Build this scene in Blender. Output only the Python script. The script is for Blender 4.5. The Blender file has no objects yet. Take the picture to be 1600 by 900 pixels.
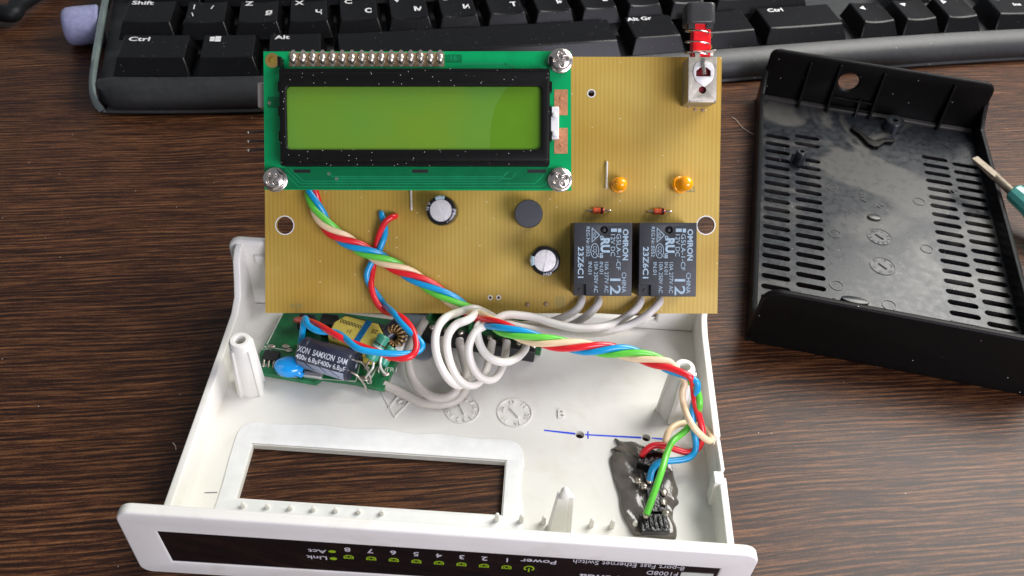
import bpy, bmesh, math, random
import numpy as np
from mathutils import Matrix, Vector
random.seed(7)
SC = bpy.context.scene
COL = SC.collection
S = 0.1                      # everything below is written in millimetres; one Blender unit is a centimetre

# ------------------------------------------------------------------ camera
CAM = np.array([79.94, -99.36, 204.29])
RM = np.array([[0.9977646, -0.0657115, -0.0121565],
               [0.0381695, 0.7097057, -0.7034635],
               [0.0548532, 0.7014270, 0.7106274]])
FPX = 1394.25
cam = bpy.data.cameras.new('camera')
camo = bpy.data.objects.new('camera', cam)
COL.objects.link(camo)
m4 = Matrix([[*RM[0], CAM[0]*S], [*RM[1], CAM[1]*S], [*RM[2], CAM[2]*S], [0, 0, 0, 1]])
camo.matrix_world = m4
cam.sensor_fit = 'HORIZONTAL'
cam.sensor_width = 36
cam.lens = 36*FPX/1600
cam.clip_start = 0.5
cam.clip_end = 500
cam.dof.use_dof = True
cam.dof.focus_distance = 24.2
cam.dof.aperture_fstop = cam.lens*0.001/0.08   # a 0.8 mm pupil
SC.camera = camo

# ------------------------------------------------------------------ world and lamps
W = bpy.data.worlds.new('World')
SC.world = W
W.use_nodes = True
bg = W.node_tree.nodes['Background']
bg.inputs[0].default_value = (0.86, 0.90, 1.0, 1)
bg.inputs[1].default_value = 0.25

def area(name, loc, target, sx, sy, power, color):
    l = bpy.data.lights.new(name, 'AREA')
    l.shape = 'RECTANGLE'; l.size = sx*S; l.size_y = sy*S
    l.energy = power; l.color = color
    o = bpy.data.objects.new(name, l)
    COL.objects.link(o)
    o.location = Vector(loc)*S
    o.rotation_euler = (Vector(target)-Vector(loc)).to_track_quat('-Z', 'Y').to_euler()
    return o
area('window_light', (500, 330, 500), (110, 90, 0), 460, 380, 66000, (1.0, 0.98, 0.94))
area('room_light', (400, -380, 250), (80, 60, 0), 340, 240, 29000, (0.90, 0.86, 1.0))
SC.view_settings.view_transform = 'Standard'
SC.view_settings.look = 'None'
SC.view_settings.exposure = 0.15
SC.view_settings.gamma = 1

# ------------------------------------------------------------------ measuring helpers: points on real planes
def ray(px, py):
    return RM @ np.array([(px-800)/FPX, -(py-450)/FPX, -1.0])
def up(px, py, z):                     # point of the table-parallel plane at height z
    d = ray(px, py); t = (z-CAM[2])/d[2]
    return CAM+t*d
def proj(P):
    v = (np.array(P)-CAM) @ RM
    return 800+FPX*v[0]/-v[2], 450-FPX*v[1]/-v[2]
# control board frame: u right, v up the board, n out of it
C0 = CAM+254.5*ray(771, 289)
a_ = math.radians(4.0)
EU = RM[:, 0].copy()
EV = RM[:, 1]*math.cos(a_)+RM[:, 2]*math.sin(a_)
EN = np.cross(EU, EV)
def B(px, py, h=0.0):                  # (u, v, h) on the board plane raised by h
    d = ray(px, py)
    t = ((C0+EN*h-CAM) @ EN)/(d @ EN)
    P = CAM+t*d-C0
    return (float(P @ EU), float(P @ EV), h)
def BW(px, py, h):
    u, v, h = B(px, py, h)
    return C0+EU*u+EV*v+EN*h
BOARD_M = Matrix([[EU[0], EV[0], EN[0], C0[0]*S], [EU[1], EV[1], EN[1], C0[1]*S], [EU[2], EV[2], EN[2], C0[2]*S], [0, 0, 0, 1]])

# ------------------------------------------------------------------ materials
def nd(nt, t, **k):
    n = nt.nodes.new(t)
    for a, b in k.items(): setattr(n, a, b)
    return n
def mat(name, col, rough=0.5, metal=0.0, var=0.12, vscale=3.0, bump=0.0, bscale=20.0, dust=0.0, spec=0.5,
        trans=0.0, sss=0.0, coat=0.0, dscale=9.0, rvar=0.0, smear=None, aniso=None):
    m = bpy.data.materials.new(name); m.use_nodes = True
    nt = m.node_tree; p = nt.nodes['Principled BSDF']; L = nt.links.new
    tc = nd(nt, 'ShaderNodeTexCoord')
    p.inputs['Roughness'].default_value = rough
    p.inputs['Metallic'].default_value = metal
    p.inputs['Specular IOR Level'].default_value = spec
    p.inputs['Transmission Weight'].default_value = trans
    p.inputs['Coat Weight'].default_value = coat
    p.inputs['Coat Roughness'].default_value = 0.15
    if sss:
        p.inputs['Subsurface Weight'].default_value = sss
        p.inputs['Subsurface Scale'].default_value = 0.08
        p.inputs['Subsurface Radius'].default_value = (1, 0.9, 0.8)
    n = nd(nt, 'ShaderNodeTexNoise'); n.inputs['Scale'].default_value = vscale; n.inputs['Detail'].default_value = 6
    L(tc.outputs['Object'], n.inputs['Vector'])
    r = nd(nt, 'ShaderNodeValToRGB')
    r.color_ramp.elements[0].position = 0.3; r.color_ramp.elements[1].position = 0.7
    lo = [max(0, c*(1-var)) for c in col]; hi = [min(1, c*(1+var)) for c in col]
    r.color_ramp.elements[0].color = (*lo, 1); r.color_ramp.elements[1].color = (*hi, 1)
    L(n.outputs['Fac'], r.inputs['Fac'])
    out = r.outputs['Color']
    if smear:                                   # wide, soft-edged wear patches with a colour of their own
        sc, c2, lo_, hi_ = smear
        n2 = nd(nt, 'ShaderNodeTexNoise'); n2.inputs['Scale'].default_value = sc; n2.inputs['Detail'].default_value = 3; n2.inputs['Distortion'].default_value = 1.2
        L(tc.outputs['Object'], n2.inputs['Vector'])
        mr = nd(nt, 'ShaderNodeMapRange'); mr.inputs[1].default_value = lo_; mr.inputs[2].default_value = hi_
        L(n2.outputs['Fac'], mr.inputs[0])
        mx = nd(nt, 'ShaderNodeMix', data_type='RGBA'); L(mr.outputs[0], mx.inputs[0]); L(out, mx.inputs[6]); mx.inputs[7].default_value = (*c2, 1)
        out = mx.outputs[2]
    if dust:
        v = nd(nt, 'ShaderNodeTexVoronoi'); v.inputs['Scale'].default_value = dscale
        L(tc.outputs['Object'], v.inputs['Vector'])
        lt = nd(nt, 'ShaderNodeMath', operation='LESS_THAN'); lt.inputs[1].default_value = 0.11
        L(v.outputs['Distance'], lt.inputs[0])
        sp = nd(nt, 'ShaderNodeSeparateColor'); L(v.outputs['Color'], sp.inputs[0])
        l2 = nd(nt, 'ShaderNodeMath', operation='LESS_THAN'); l2.inputs[1].default_value = dust
        L(sp.outputs[0], l2.inputs[0])
        mu = nd(nt, 'ShaderNodeMath', operation='MULTIPLY'); L(lt.outputs[0], mu.inputs[0]); L(l2.outputs[0], mu.inputs[1])
        mx = nd(nt, 'ShaderNodeMix', data_type='RGBA'); L(mu.outputs[0], mx.inputs[0]); L(out, mx.inputs[6]); mx.inputs[7].default_value = (0.5, 0.5, 0.47, 1)
        out = mx.outputs[2]
    L(out, p.inputs['Base Color'])
    if rvar:
        mr = nd(nt, 'ShaderNodeMapRange'); mr.inputs[1].default_value = 0.3; mr.inputs[2].default_value = 0.7
        mr.inputs[3].default_value = max(0, rough-rvar); mr.inputs[4].default_value = rough+rvar
        L(n.outputs['Fac'], mr.inputs[0]); L(mr.outputs[0], p.inputs['Roughness'])
    if bump:
        nb = nd(nt, 'ShaderNodeTexNoise'); nb.inputs['Scale'].default_value = bscale; nb.inputs['Detail'].default_value = 5
        L(tc.outputs['Object'], nb.inputs['Vector'])
        bp = nd(nt, 'ShaderNodeBump'); bp.inputs['Strength'].default_value = bump; bp.inputs['Distance'].default_value = 0.02
        L(nb.outputs['Fac'], bp.inputs['Height']); L(bp.outputs[0], p.inputs['Normal'])
    return m

M = {}
M['white'] = mat('white_plastic', (0.765, 0.755, 0.70), 0.42, var=0.03, vscale=0.8, bump=0.10, bscale=14, smear=(0.9, (0.70, 0.68, 0.60), 0.55, 0.8), dust=0.0)
M['sanded'] = mat('scraped_white_plastic', (0.79, 0.80, 0.79), 0.5, var=0.05, vscale=2.5, bump=0.5, bscale=3.2)
M['black'] = mat('black_plastic', (0.003, 0.003, 0.003), 0.30, spec=0.3, var=0.2, vscale=6, bump=0.25, bscale=45, dust=0.03, dscale=7)
M['black_floor'] = mat('worn_black_plastic', (0.010, 0.012, 0.015), 0.30, spec=0.4, var=0.3, vscale=4, bump=0.08, bscale=30, dust=0.03, dscale=7, smear=(0.33, (0.060, 0.058, 0.053), 0.47, 0.59), rvar=0.06)
M['black_dark'] = mat('matt_black_plastic', (0.003, 0.0025, 0.0022), 0.40, spec=0.14, var=0.2, bump=0.3, bscale=60, dust=0.05, dscale=7)
M['key'] = mat('key_plastic', (0.0032, 0.0032, 0.0036), 0.30, spec=0.26, var=0.3, vscale=5, bump=0.12, bscale=60, dust=0.07, dscale=12)
M['kb_body'] = mat('keyboard_plastic', (0.024, 0.025, 0.026), 0.42, var=0.2, vscale=4, bump=0.35, bscale=70, dust=0.05, dscale=6)
M['kb_trim'] = mat('grey_green_trim', (0.16, 0.20, 0.19), 0.4, var=0.1)
M['legend'] = mat('white_legend', (0.72, 0.72, 0.72), 0.5, var=0.05)
M['lilac'] = mat('lilac_plastic', (0.27, 0.28, 0.44), 0.4, var=0.15, vscale=4, bump=0.1, smear=(3.0, (0.12, 0.12, 0.2), 0.62, 0.72))
M['cable_black'] = mat('dark_rubber', (0.006, 0.007, 0.008), 0.5, spec=0.2)
M['lcd_green'] = mat('green_solder_mask', (0.0, 0.33, 0.10), 0.26, var=0.12, vscale=1.5, coat=0.0, spec=0.3, bump=0.03)
M['mask_dark'] = mat('dark_green_mask', (0.0, 0.17, 0.055), 0.3, spec=0.3, var=0.1)
M['trace'] = mat('covered_copper_trace', (0.01, 0.30, 0.12), 0.28, spec=0.3, var=0.08)
M['lcd_bezel'] = mat('black_painted_steel', (0.003, 0.0028, 0.0025), 0.34, spec=0.28, var=0.3, vscale=9, bump=0.2, bscale=50, dust=0.5, dscale=10.0)
M['copper'] = mat('bare_copper', (0.58, 0.27, 0.13), 0.42, metal=0.55, var=0.18, vscale=14, bump=0.2)
M['gold'] = mat('gold_plating', (0.80, 0.52, 0.16), 0.3, metal=1.0)
M['solder'] = mat('solder', (0.56, 0.50, 0.42), 0.28, metal=0.85, var=0.3, vscale=18, bump=0.5, bscale=14)
M['flux'] = mat('flux_residue', (0.30, 0.20, 0.10), 0.35, var=0.35, vscale=16)
M['steel'] = mat('nickel_steel', (0.62, 0.57, 0.52), 0.24, metal=1.0, var=0.15, vscale=12, bump=0.2, bscale=25)
M['tin'] = mat('tinned_sheet', (0.44, 0.41, 0.34), 0.42, metal=0.75, var=0.15, vscale=8, bump=0.25, bscale=30)
M['alu'] = mat('brushed_aluminium', (0.72, 0.70, 0.68), 0.42, metal=0.6, var=0.08, vscale=20, bump=0.3, bscale=40)
M['sleeve'] = mat('black_capacitor_sleeve', (0.005, 0.005, 0.006), 0.22, var=0.1)
M['sleeve_stripe'] = mat('pale_blue_stripe', (0.34, 0.47, 0.52), 0.35)
M['buzzer'] = mat('buzzer_plastic', (0.045, 0.048, 0.056), 0.5, var=0.15, vscale=20, bump=0.4, bscale=60)
M['relay'] = mat('grey_relay_plastic', (0.028, 0.030, 0.035), 0.42, spec=0.35, var=0.12, vscale=5, bump=0.2, bscale=40, dust=0.03, dscale=9)
M['relay_dark'] = mat('relay_recess', (0.008, 0.008, 0.009), 0.5)
M['relay_print'] = mat('pale_blue_print', (0.31, 0.43, 0.52), 0.55, var=0.15, vscale=10)
M['orange'] = mat('orange_epoxy', (1.0, 0.37, 0.0), 0.1, var=0.03, sss=0.35, coat=0.5)
M['diode_red'] = mat('red_glass', (0.70, 0.09, 0.02), 0.12, var=0.4, vscale=25, coat=0.5)
M['diode_dark'] = mat('dark_band', (0.07, 0.01, 0.01), 0.2)
M['w_red'] = mat('red_insulation', (0.72, 0.010, 0.018), 0.3, var=0.05, coat=0.25)
M['w_blue'] = mat('blue_insulation', (0.0, 0.30, 0.62), 0.3, var=0.05, coat=0.25)
M['w_green'] = mat('green_insulation', (0.12, 0.58, 0.05), 0.3, var=0.05, coat=0.25)
M['w_cream'] = mat('cream_insulation', (0.80, 0.60, 0.37), 0.35, var=0.05, coat=0.2)
M['w_white'] = mat('white_insulation', (0.73, 0.70, 0.64), 0.42, var=0.05, vscale=2, coat=0.1)
M['w_grey'] = mat('greyish_insulation', (0.55, 0.515, 0.455), 0.42, var=0.05, vscale=2, coat=0.1)
M['red_plastic'] = mat('red_plastic', (0.85, 0.004, 0.01), 0.3, var=0.1, coat=0.3)
M['dark_red'] = mat('dark_red_plastic', (0.22, 0.006, 0.012), 0.35)
M['white_part'] = mat('white_nylon', (0.78, 0.78, 0.77), 0.4, var=0.05)
M['band_blue'] = mat('blue_tape', (0.0, 0.12, 0.30), 0.35, var=0.3, vscale=8)
M['bright_tin'] = mat('bright_tinned_wire', (0.80, 0.77, 0.72), 0.35, metal=0.35, var=0.1)
M['ledge'] = mat('lit_black_ledge', (0.045, 0.042, 0.038), 0.4, bump=0.2)  # light caught along the far wall ledge, put into a paler colour
M['dial_grey'] = mat('pale_grey_dial', (0.055, 0.056, 0.056), 0.35, var=0.3, vscale=8, bump=0.3)  # flat grey, paler than the cover floor
M['beige'] = mat('beige_nylon', (0.33, 0.28, 0.25), 0.45)
M['knob'] = mat('dark_grey_knob', (0.040, 0.041, 0.040), 0.25, var=0.15, bump=0.1, bscale=40)
M['strip'] = mat('glossy_black_label', (0.006, 0.005, 0.006), 0.12, var=0.2, coat=0.5)
M['print_white'] = mat('white_print', (0.55, 0.53, 0.55), 0.5)
M['print_lime'] = mat('lime_print', (0.27, 0.43, 0.01), 0.5, var=0.05)
M['sticker'] = mat('pale_sticker', (0.50, 0.53, 0.46), 0.5)
M['emboss'] = M['white']
M['pen_blue'] = mat('blue_ink', (0.01, 0.06, 0.75), 0.5, var=0.3, vscale=20)
M['pen_grey'] = mat('pencil', (0.12, 0.12, 0.12), 0.5)
M['glue'] = mat('dark_grey_epoxy', (0.125, 0.112, 0.095), 0.13, var=0.25, vscale=3, bump=0.6, bscale=3.5, coat=0.3)
M['glue_black'] = mat('glossy_black_plastic', (0.006, 0.006, 0.007), 0.12, bump=0.6, bscale=8)
M['pwr_green'] = mat('dark_green_board', (0.010, 0.155, 0.050), 0.30, var=0.3, vscale=2.5, coat=0.3)
M['silk'] = mat('white_silkscreen', (0.62, 0.66, 0.58), 0.55)
M['cap_sleeve'] = mat('navy_capacitor_sleeve', (0.028, 0.032, 0.055), 0.28, var=0.15)
M['cap_band'] = mat('grey_blue_band', (0.26, 0.30, 0.38), 0.35, var=0.1)
M['cap_print'] = mat('silver_print', (0.62, 0.66, 0.72), 0.5)
M['ceramic_blue'] = mat('blue_ceramic_coating', (0.0, 0.31, 0.80), 0.12, var=0.06, coat=0.6)
M['yellow_tape'] = mat('yellow_tape', (0.60, 0.50, 0.10), 0.3, var=0.1, vscale=4, bump=0.2, bscale=6, coat=0.3)
M['ferrite'] = mat('ferrite', (0.028, 0.026, 0.024), 0.5, bump=0.4, bscale=20)
M['resistor'] = mat('turquoise_lacquer', (0.05, 0.33, 0.22), 0.3, var=0.1)
M['coil'] = mat('enamelled_copper', (0.35, 0.22, 0.10), 0.28, metal=0.7)
M['board_edge'] = mat('bare_laminate_edge', (0.45, 0.38, 0.24), 0.7)
M['chip'] = mat('chip_epoxy', (0.018, 0.018, 0.019), 0.5)
M['term_green'] = mat('green_terminal_plastic', (0.020, 0.12, 0.035), 0.35)
M['plate'] = mat('blue_grey_foil', (0.24, 0.28, 0.33), 0.3, metal=0.1, var=0.15, vscale=1.5)
M['shaft'] = mat('worn_brass_steel', (0.20, 0.165, 0.12), 0.5, metal=0.4, var=0.2, vscale=6, bump=0.3)
M['handle'] = mat('turquoise_handle', (0.10, 0.42, 0.36), 0.12, trans=0.35, coat=0.5)
M['crumb'] = mat('pale_crumb', (0.6, 0.5, 0.38), 0.7)
M['bore'] = mat('dark_bore', (0.03, 0.028, 0.025), 0.6)

def board_mat():          # yellow-brown laminate with the copper strips of its far side showing through
    m = bpy.data.materials.new('yellow_laminate'); m.use_nodes = True
    nt = m.node_tree; p = nt.nodes['Principled BSDF']; L = nt.links.new
    tc = nd(nt, 'ShaderNodeTexCoord'); sx = nd(nt, 'ShaderNodeSeparateXYZ'); L(tc.outputs['Object'], sx.inputs[0])
    mu = nd(nt, 'ShaderNodeMath', operation='MULTIPLY'); mu.inputs[1].default_value = 2*math.pi/0.118; L(sx.outputs[0], mu.inputs[0])
    nz = nd(nt, 'ShaderNodeTexNoise'); nz.inputs['Scale'].default_value = 1.3; L(tc.outputs['Object'], nz.inputs['Vector'])
    ad = nd(nt, 'ShaderNodeMath', operation='ADD'); L(mu.outputs[0], ad.inputs[0]); L(nz.outputs[0], ad.inputs[1])
    si = nd(nt, 'ShaderNodeMath', operation='SINE'); L(ad.outputs[0], si.inputs[0])
    mr = nd(nt, 'ShaderNodeMapRange'); mr.inputs[1].default_value = -0.6; mr.inputs[2].default_value = 0.9; L(si.outputs[0], mr.inputs[0])
    n2 = nd(nt, 'ShaderNodeTexNoise'); n2.inputs['Scale'].default_value = 0.28; n2.inputs['Detail'].default_value = 3; L(tc.outputs['Object'], n2.inputs['Vector'])
    r2 = nd(nt, 'ShaderNodeValToRGB'); r2.color_ramp.elements[0].position = 0.38; r2.color_ramp.elements[1].position = 0.62
    r2.color_ramp.elements[0].color = (0.43, 0.272, 0.045, 1); r2.color_ramp.elements[1].color = (0.52, 0.365, 0.082, 1)
    L(n2.outputs['Fac'], r2.inputs[0])
    r3 = nd(nt, 'ShaderNodeMix', data_type='RGBA', blend_type='MULTIPLY'); r3.inputs[0].default_value = 1
    cr = nd(nt, 'ShaderNodeMix', data_type='RGBA'); cr.inputs[6].default_value = (0.93, 0.92, 0.90, 1); cr.inputs[7].default_value = (1.06, 1.06, 1.08, 1)
    L(mr.outputs[0], cr.inputs[0]); L(r2.outputs[0], r3.inputs[6]); L(cr.outputs[2], r3.inputs[7])
    v = nd(nt, 'ShaderNodeTexVoronoi'); v.inputs['Scale'].default_value = 5; L(tc.outputs['Object'], v.inputs['Vector'])
    lt = nd(nt, 'ShaderNodeMath', operation='LESS_THAN'); lt.inputs[1].default_value = 0.10; L(v.outputs['Distance'], lt.inputs[0])
    sp = nd(nt, 'ShaderNodeSeparateColor'); L(v.outputs['Color'], sp.inputs[0])
    l2 = nd(nt, 'ShaderNodeMath', operation='LESS_THAN'); l2.inputs[1].default_value = 0.16; L(sp.outputs[0], l2.inputs[0])
    m2 = nd(nt, 'ShaderNodeMath', operation='MULTIPLY'); L(lt.outputs[0], m2.inputs[0]); L(l2.outputs[0], m2.inputs[1])
    mx = nd(nt, 'ShaderNodeMix', data_type='RGBA'); L(m2.outputs[0], mx.inputs[0]); L(r3.outputs[2], mx.inputs[6]); mx.inputs[7].default_value = (0.72, 0.62, 0.36, 1)
    L(mx.outputs[2], p.inputs['Base Color'])
    p.inputs['Roughness'].default_value = 0.38; p.inputs['Specular IOR Level'].default_value = 0.3
    n4 = nd(nt, 'ShaderNodeTexNoise'); n4.inputs['Scale'].default_value = 60; L(tc.outputs['Object'], n4.inputs['Vector'])
    bp = nd(nt, 'ShaderNodeBump'); bp.inputs['Strength'].default_value = 0.12; bp.inputs['Distance'].default_value = 0.01
    L(n4.outputs[0], bp.inputs['Height']); L(bp.outputs[0], p.inputs['Normal'])
    return m
M['laminate'] = board_mat()

def glass_mat():
    m = bpy.data.materials.new('yellow_green_display'); m.use_nodes = True
    nt = m.node_tree; p = nt.nodes['Principled BSDF']; L = nt.links.new
    tc = nd(nt, 'ShaderNodeTexCoord')
    n = nd(nt, 'ShaderNodeTexNoise'); n.inputs['Scale'].default_value = 0.45; n.inputs['Detail'].default_value = 1.5
    L(tc.outputs['Object'], n.inputs['Vector'])
    r = nd(nt, 'ShaderNodeValToRGB'); r.color_ramp.elements[0].position = 0.3; r.color_ramp.elements[1].position = 0.7
    r.color_ramp.elements[0].color = (0.145, 0.270, 0.018, 1); r.color_ramp.elements[1].color = (0.105, 0.272, 0.034, 1)
    L(n.outputs[0], r.inputs[0]); L(r.outputs[0], p.inputs['Base Color'])
    p.inputs['Roughness'].default_value = 0.25; p.inputs['Specular IOR Level'].default_value = 0.35
    return m
M['display'] = glass_mat()
M['display_reflection'] = mat('painted_reflection', (0.104, 0.248, 0.010), 0.25, var=0.05, vscale=1.2, spec=0.35)  # display green darkened to paint in a reflection

def wood_mat():
    m = bpy.data.materials.new('dark_wenge_laminate'); m.use_nodes = True
    nt = m.node_tree; p = nt.nodes['Principled BSDF']; L = nt.links.new
    tc = nd(nt, 'ShaderNodeTexCoord')
    mp = nd(nt, 'ShaderNodeMapping'); mp.inputs['Rotation'].default_value = (0, 0, math.radians(-9.5)); L(tc.outputs['Object'], mp.inputs[0])
    # slow waviness of the grain
    nw = nd(nt, 'ShaderNodeTexNoise'); nw.inputs['Scale'].default_value = 0.10; nw.inputs['Detail'].default_value = 2; L(mp.outputs[0], nw.inputs['Vector'])
    sb = nd(nt, 'ShaderNodeVectorMath', operation='SUBTRACT'); sb.inputs[1].default_value = (0.5, 0.5, 0.5); L(nw.outputs['Color'], sb.inputs[0])
    ml = nd(nt, 'ShaderNodeVectorMath', operation='MULTIPLY'); ml.inputs[1].default_value = (0, 0.8, 0); L(sb.outputs[0], ml.inputs[0])
    av = nd(nt, 'ShaderNodeVectorMath', operation='ADD'); L(mp.outputs[0], av.inputs[0]); L(ml.outputs[0], av.inputs[1])
    def streak(sx, sy, detail=4, rough=0.6):
        q = nd(nt, 'ShaderNodeMapping'); q.inputs['Scale'].default_value = (sx, sy, 1); L(av.outputs[0], q.inputs[0])
        n = nd(nt, 'ShaderNodeTexNoise'); n.inputs['Scale'].default_value = 1; n.inputs['Detail'].default_value = detail; n.inputs['Roughness'].default_value = rough
        L(q.outputs[0], n.inputs['Vector']); return n.outputs['Fac']
    a = streak(0.42, 13.0, 3, 0.6); b = streak(0.05, 0.9, 3, 0.5); c = streak(2.4, 34, 3, 0.65)
    g_ = streak(14.0, 24.0, 3, 0.75)
    # ribbed pores: a wavy band pattern broken up along its length
    wv = nd(nt, 'ShaderNodeTexWave', wave_type='BANDS', bands_direction='Y'); wv.inputs['Scale'].default_value = 1.9
    wv.inputs['Distortion'].default_value = 5.5; wv.inputs['Detail'].default_value = 3; wv.inputs['Detail Scale'].default_value = 1.4; wv.inputs['Detail Roughness'].default_value = 0.6
    qm = nd(nt, 'ShaderNodeMapping'); qm.inputs['Scale'].default_value = (0.10, 1, 1); L(av.outputs[0], qm.inputs[0]); L(qm.outputs[0], wv.inputs['Vector'])
    def mix(f1, f2, w):
        x = nd(nt, 'ShaderNodeMath', operation='MULTIPLY'); x.inputs[1].default_value = w; L(f2, x.inputs[0])
        y = nd(nt, 'ShaderNodeMath', operation='MULTIPLY'); y.inputs[1].default_value = 1-w; L(f1, y.inputs[0])
        z = nd(nt, 'ShaderNodeMath', operation='ADD'); L(x.outputs[0], z.inputs[0]); L(y.outputs[0], z.inputs[1]); return z.outputs[0]
    f = mix(mix(mix(mix(a, c, 0.34), b, 0.10), wv.outputs['Fac'], 0.07), g_, 0.16)
    r = nd(nt, 'ShaderNodeValToRGB'); cr = r.color_ramp
    cr.elements[0].position = 0.40; cr.elements[0].color = (0.0100, 0.0040, 0.0022, 1)
    cr.elements[1].position = 0.66; cr.elements[1].color = (0.22, 0.095, 0.038, 1)
    e = cr.elements.new(0.475); e.color = (0.027, 0.0088, 0.0040, 1)
    e = cr.elements.new(0.535); e.color = (0.080, 0.031, 0.0115, 1)
    L(f, r.inputs[0])
    v = nd(nt, 'ShaderNodeTexVoronoi'); v.inputs['Scale'].default_value = 2.4; L(tc.outputs['Object'], v.inputs['Vector'])
    lt = nd(nt, 'ShaderNodeMath', operation='LESS_THAN'); lt.inputs[1].default_value = 0.035; L(v.outputs['Distance'], lt.inputs[0])
    sp = nd(nt, 'ShaderNodeSeparateColor'); L(v.outputs['Color'], sp.inputs[0])
    l2 = nd(nt, 'ShaderNodeMath', operation='LESS_THAN'); l2.inputs[1].default_value = 0.3; L(sp.outputs[0], l2.inputs[0])
    m2 = nd(nt, 'ShaderNodeMath', operation='MULTIPLY'); L(lt.outputs[0], m2.inputs[0]); L(l2.outputs[0], m2.inputs[1])
    mx = nd(nt, 'ShaderNodeMix', data_type='RGBA'); L(m2.outputs[0], mx.inputs[0]); L(r.outputs[0], mx.inputs[6]); mx.inputs[7].default_value = (0.5, 0.45, 0.4, 1)
    L(mx.outputs[2], p.inputs['Base Color'])
    p.inputs['Roughness'].default_value = 0.42; p.inputs['Specular IOR Level'].default_value = 0.28
    bp = nd(nt, 'ShaderNodeBump'); bp.inputs['Strength'].default_value = 0.75; bp.inputs['Distance'].default_value = 0.02
    L(f, bp.inputs['Height']); L(bp.outputs[0], p.inputs['Normal'])
    return m
M['wood'] = wood_mat()

# ------------------------------------------------------------------ building helpers
def tag(o, label=None, cat=None, group=None, kind=None):
    if label: o['label'] = label
    if cat: o['category'] = cat
    if group: o['group'] = group
    if kind: o['kind'] = kind
    return o
def obj(name, bm, mats, parent=None, sharp=35, bevel=0, seg=2, origin=None):
    """link a bmesh written in millimetres as one mesh object"""
    me = bpy.data.meshes.new(name)
    if origin is not None:
        bmesh.ops.translate(bm, verts=bm.verts, vec=-Vector(origin))
    bmesh.ops.scale(bm, verts=bm.verts, vec=(S, S, S))
    bm.to_mesh(me); bm.free()
    me.polygons.foreach_set('use_smooth', [True]*len(me.polygons))
    me.set_sharp_from_angle(angle=math.radians(sharp))
    if not isinstance(mats, (list, tuple)): mats = [mats]
    for m in mats: me.materials.append(M[m] if isinstance(m, str) else m)
    o = bpy.data.objects.new(name, me); COL.objects.link(o)
    if origin is not None: o.location = Vector(origin)*S
    if parent is not None: o.parent = parent
    if bevel:
        b = o.modifiers.new('bevel', 'BEVEL'); b.width = bevel*S; b.segments = seg; b.limit_method = 'ANGLE'; b.angle_limit = math.radians(35)
        b.harden_normals = False
    return o
def empty(name, loc=(0, 0, 0), rz=0, mtx=None):
    o = bpy.data.objects.new(name, None); COL.objects.link(o)
    o.empty_display_size = 0.5
    if mtx is not None: o.matrix_world = mtx
    else:
        o.location = Vector(loc)*S; o.rotation_euler = (0, 0, rz)
    return o
def box(bm, c, s, rot=None, mi=0):
    r = bmesh.ops.create_cube(bm, size=1)
    mt = Matrix.Translation(Vector(c)) @ (rot.to_4x4() if rot is not None else Matrix.Identity(4)) @ Matrix.Diagonal((*s, 1))
    bmesh.ops.transform(bm, matrix=mt, verts=r['verts'])
    for f in {f for v in r['verts'] for f in v.link_faces}: f.material_index = mi
    return r['verts']
def hexa(bm, base, top, mi=0):          # eight corners
    vs = [bm.verts.new(Vector(p)) for p in list(base)+list(top)]
    for q in [(3, 2, 1, 0), (4, 5, 6, 7), (0, 1, 5, 4), (1, 2, 6, 5), (2, 3, 7, 6), (3, 0, 4, 7)]:
        f = bm.faces.new([vs[i] for i in q]); f.material_index = mi
    return vs
def lathe(bm, prof, origin=(0, 0, 0), axis=(0, 0, 1), seg=32, mi=0, mis=None):
    """prof: list of (radius, height along the axis)"""
    ax = Vector(axis).normalized(); q = ax.to_track_quat('Z', 'Y').to_matrix()
    rings = []
    for r, h in prof:
        if r < 1e-6: rings.append([bm.verts.new(Vector(origin)+q @ Vector((0, 0, h)))])
        else: rings.append([bm.verts.new(Vector(origin)+q @ Vector((r*math.cos(2*math.pi*i/seg), r*math.sin(2*math.pi*i/seg), h))) for i in range(seg)])
    for k in range(len(rings)-1):
        A, Bq = rings[k], rings[k+1]
        for i in range(seg):
            j = (i+1) % seg
            if len(A) == 1 and len(Bq) == 1: continue
            if len(A) == 1: f = bm.faces.new([A[0], Bq[j], Bq[i]])
            elif len(Bq) == 1: f = bm.faces.new([A[i], A[j], Bq[0]])
            else: f = bm.faces.new([A[i], A[j], Bq[j], Bq[i]])
            f.material_index = mis[k] if mis else mi
def catmull(pts, n=8):
    P = [np.array(p, float) for p in pts]
    P = [2*P[0]-P[1]]+P+[2*P[-1]-P[-2]]
    out = []
    for i in range(1, len(P)-2):
        p0, p1, p2, p3 = P[i-1:i+3]
        for k in range(n):
            t = k/n
            out.append(0.5*((2*p1)+(-p0+p2)*t+(2*p0-5*p1+4*p2-p3)*t*t+(-p0+3*p1-3*p2+p3)*t**3))
    out.append(P[-2]); return out
def relax(P, it=1):
    P = [np.array(p, float) for p in P]
    for _ in range(it):
        P = [P[0]]+[(P[i-1]+2*P[i]+P[i+1])/4 for i in range(1, len(P)-1)]+[P[-1]]
    return P
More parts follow.
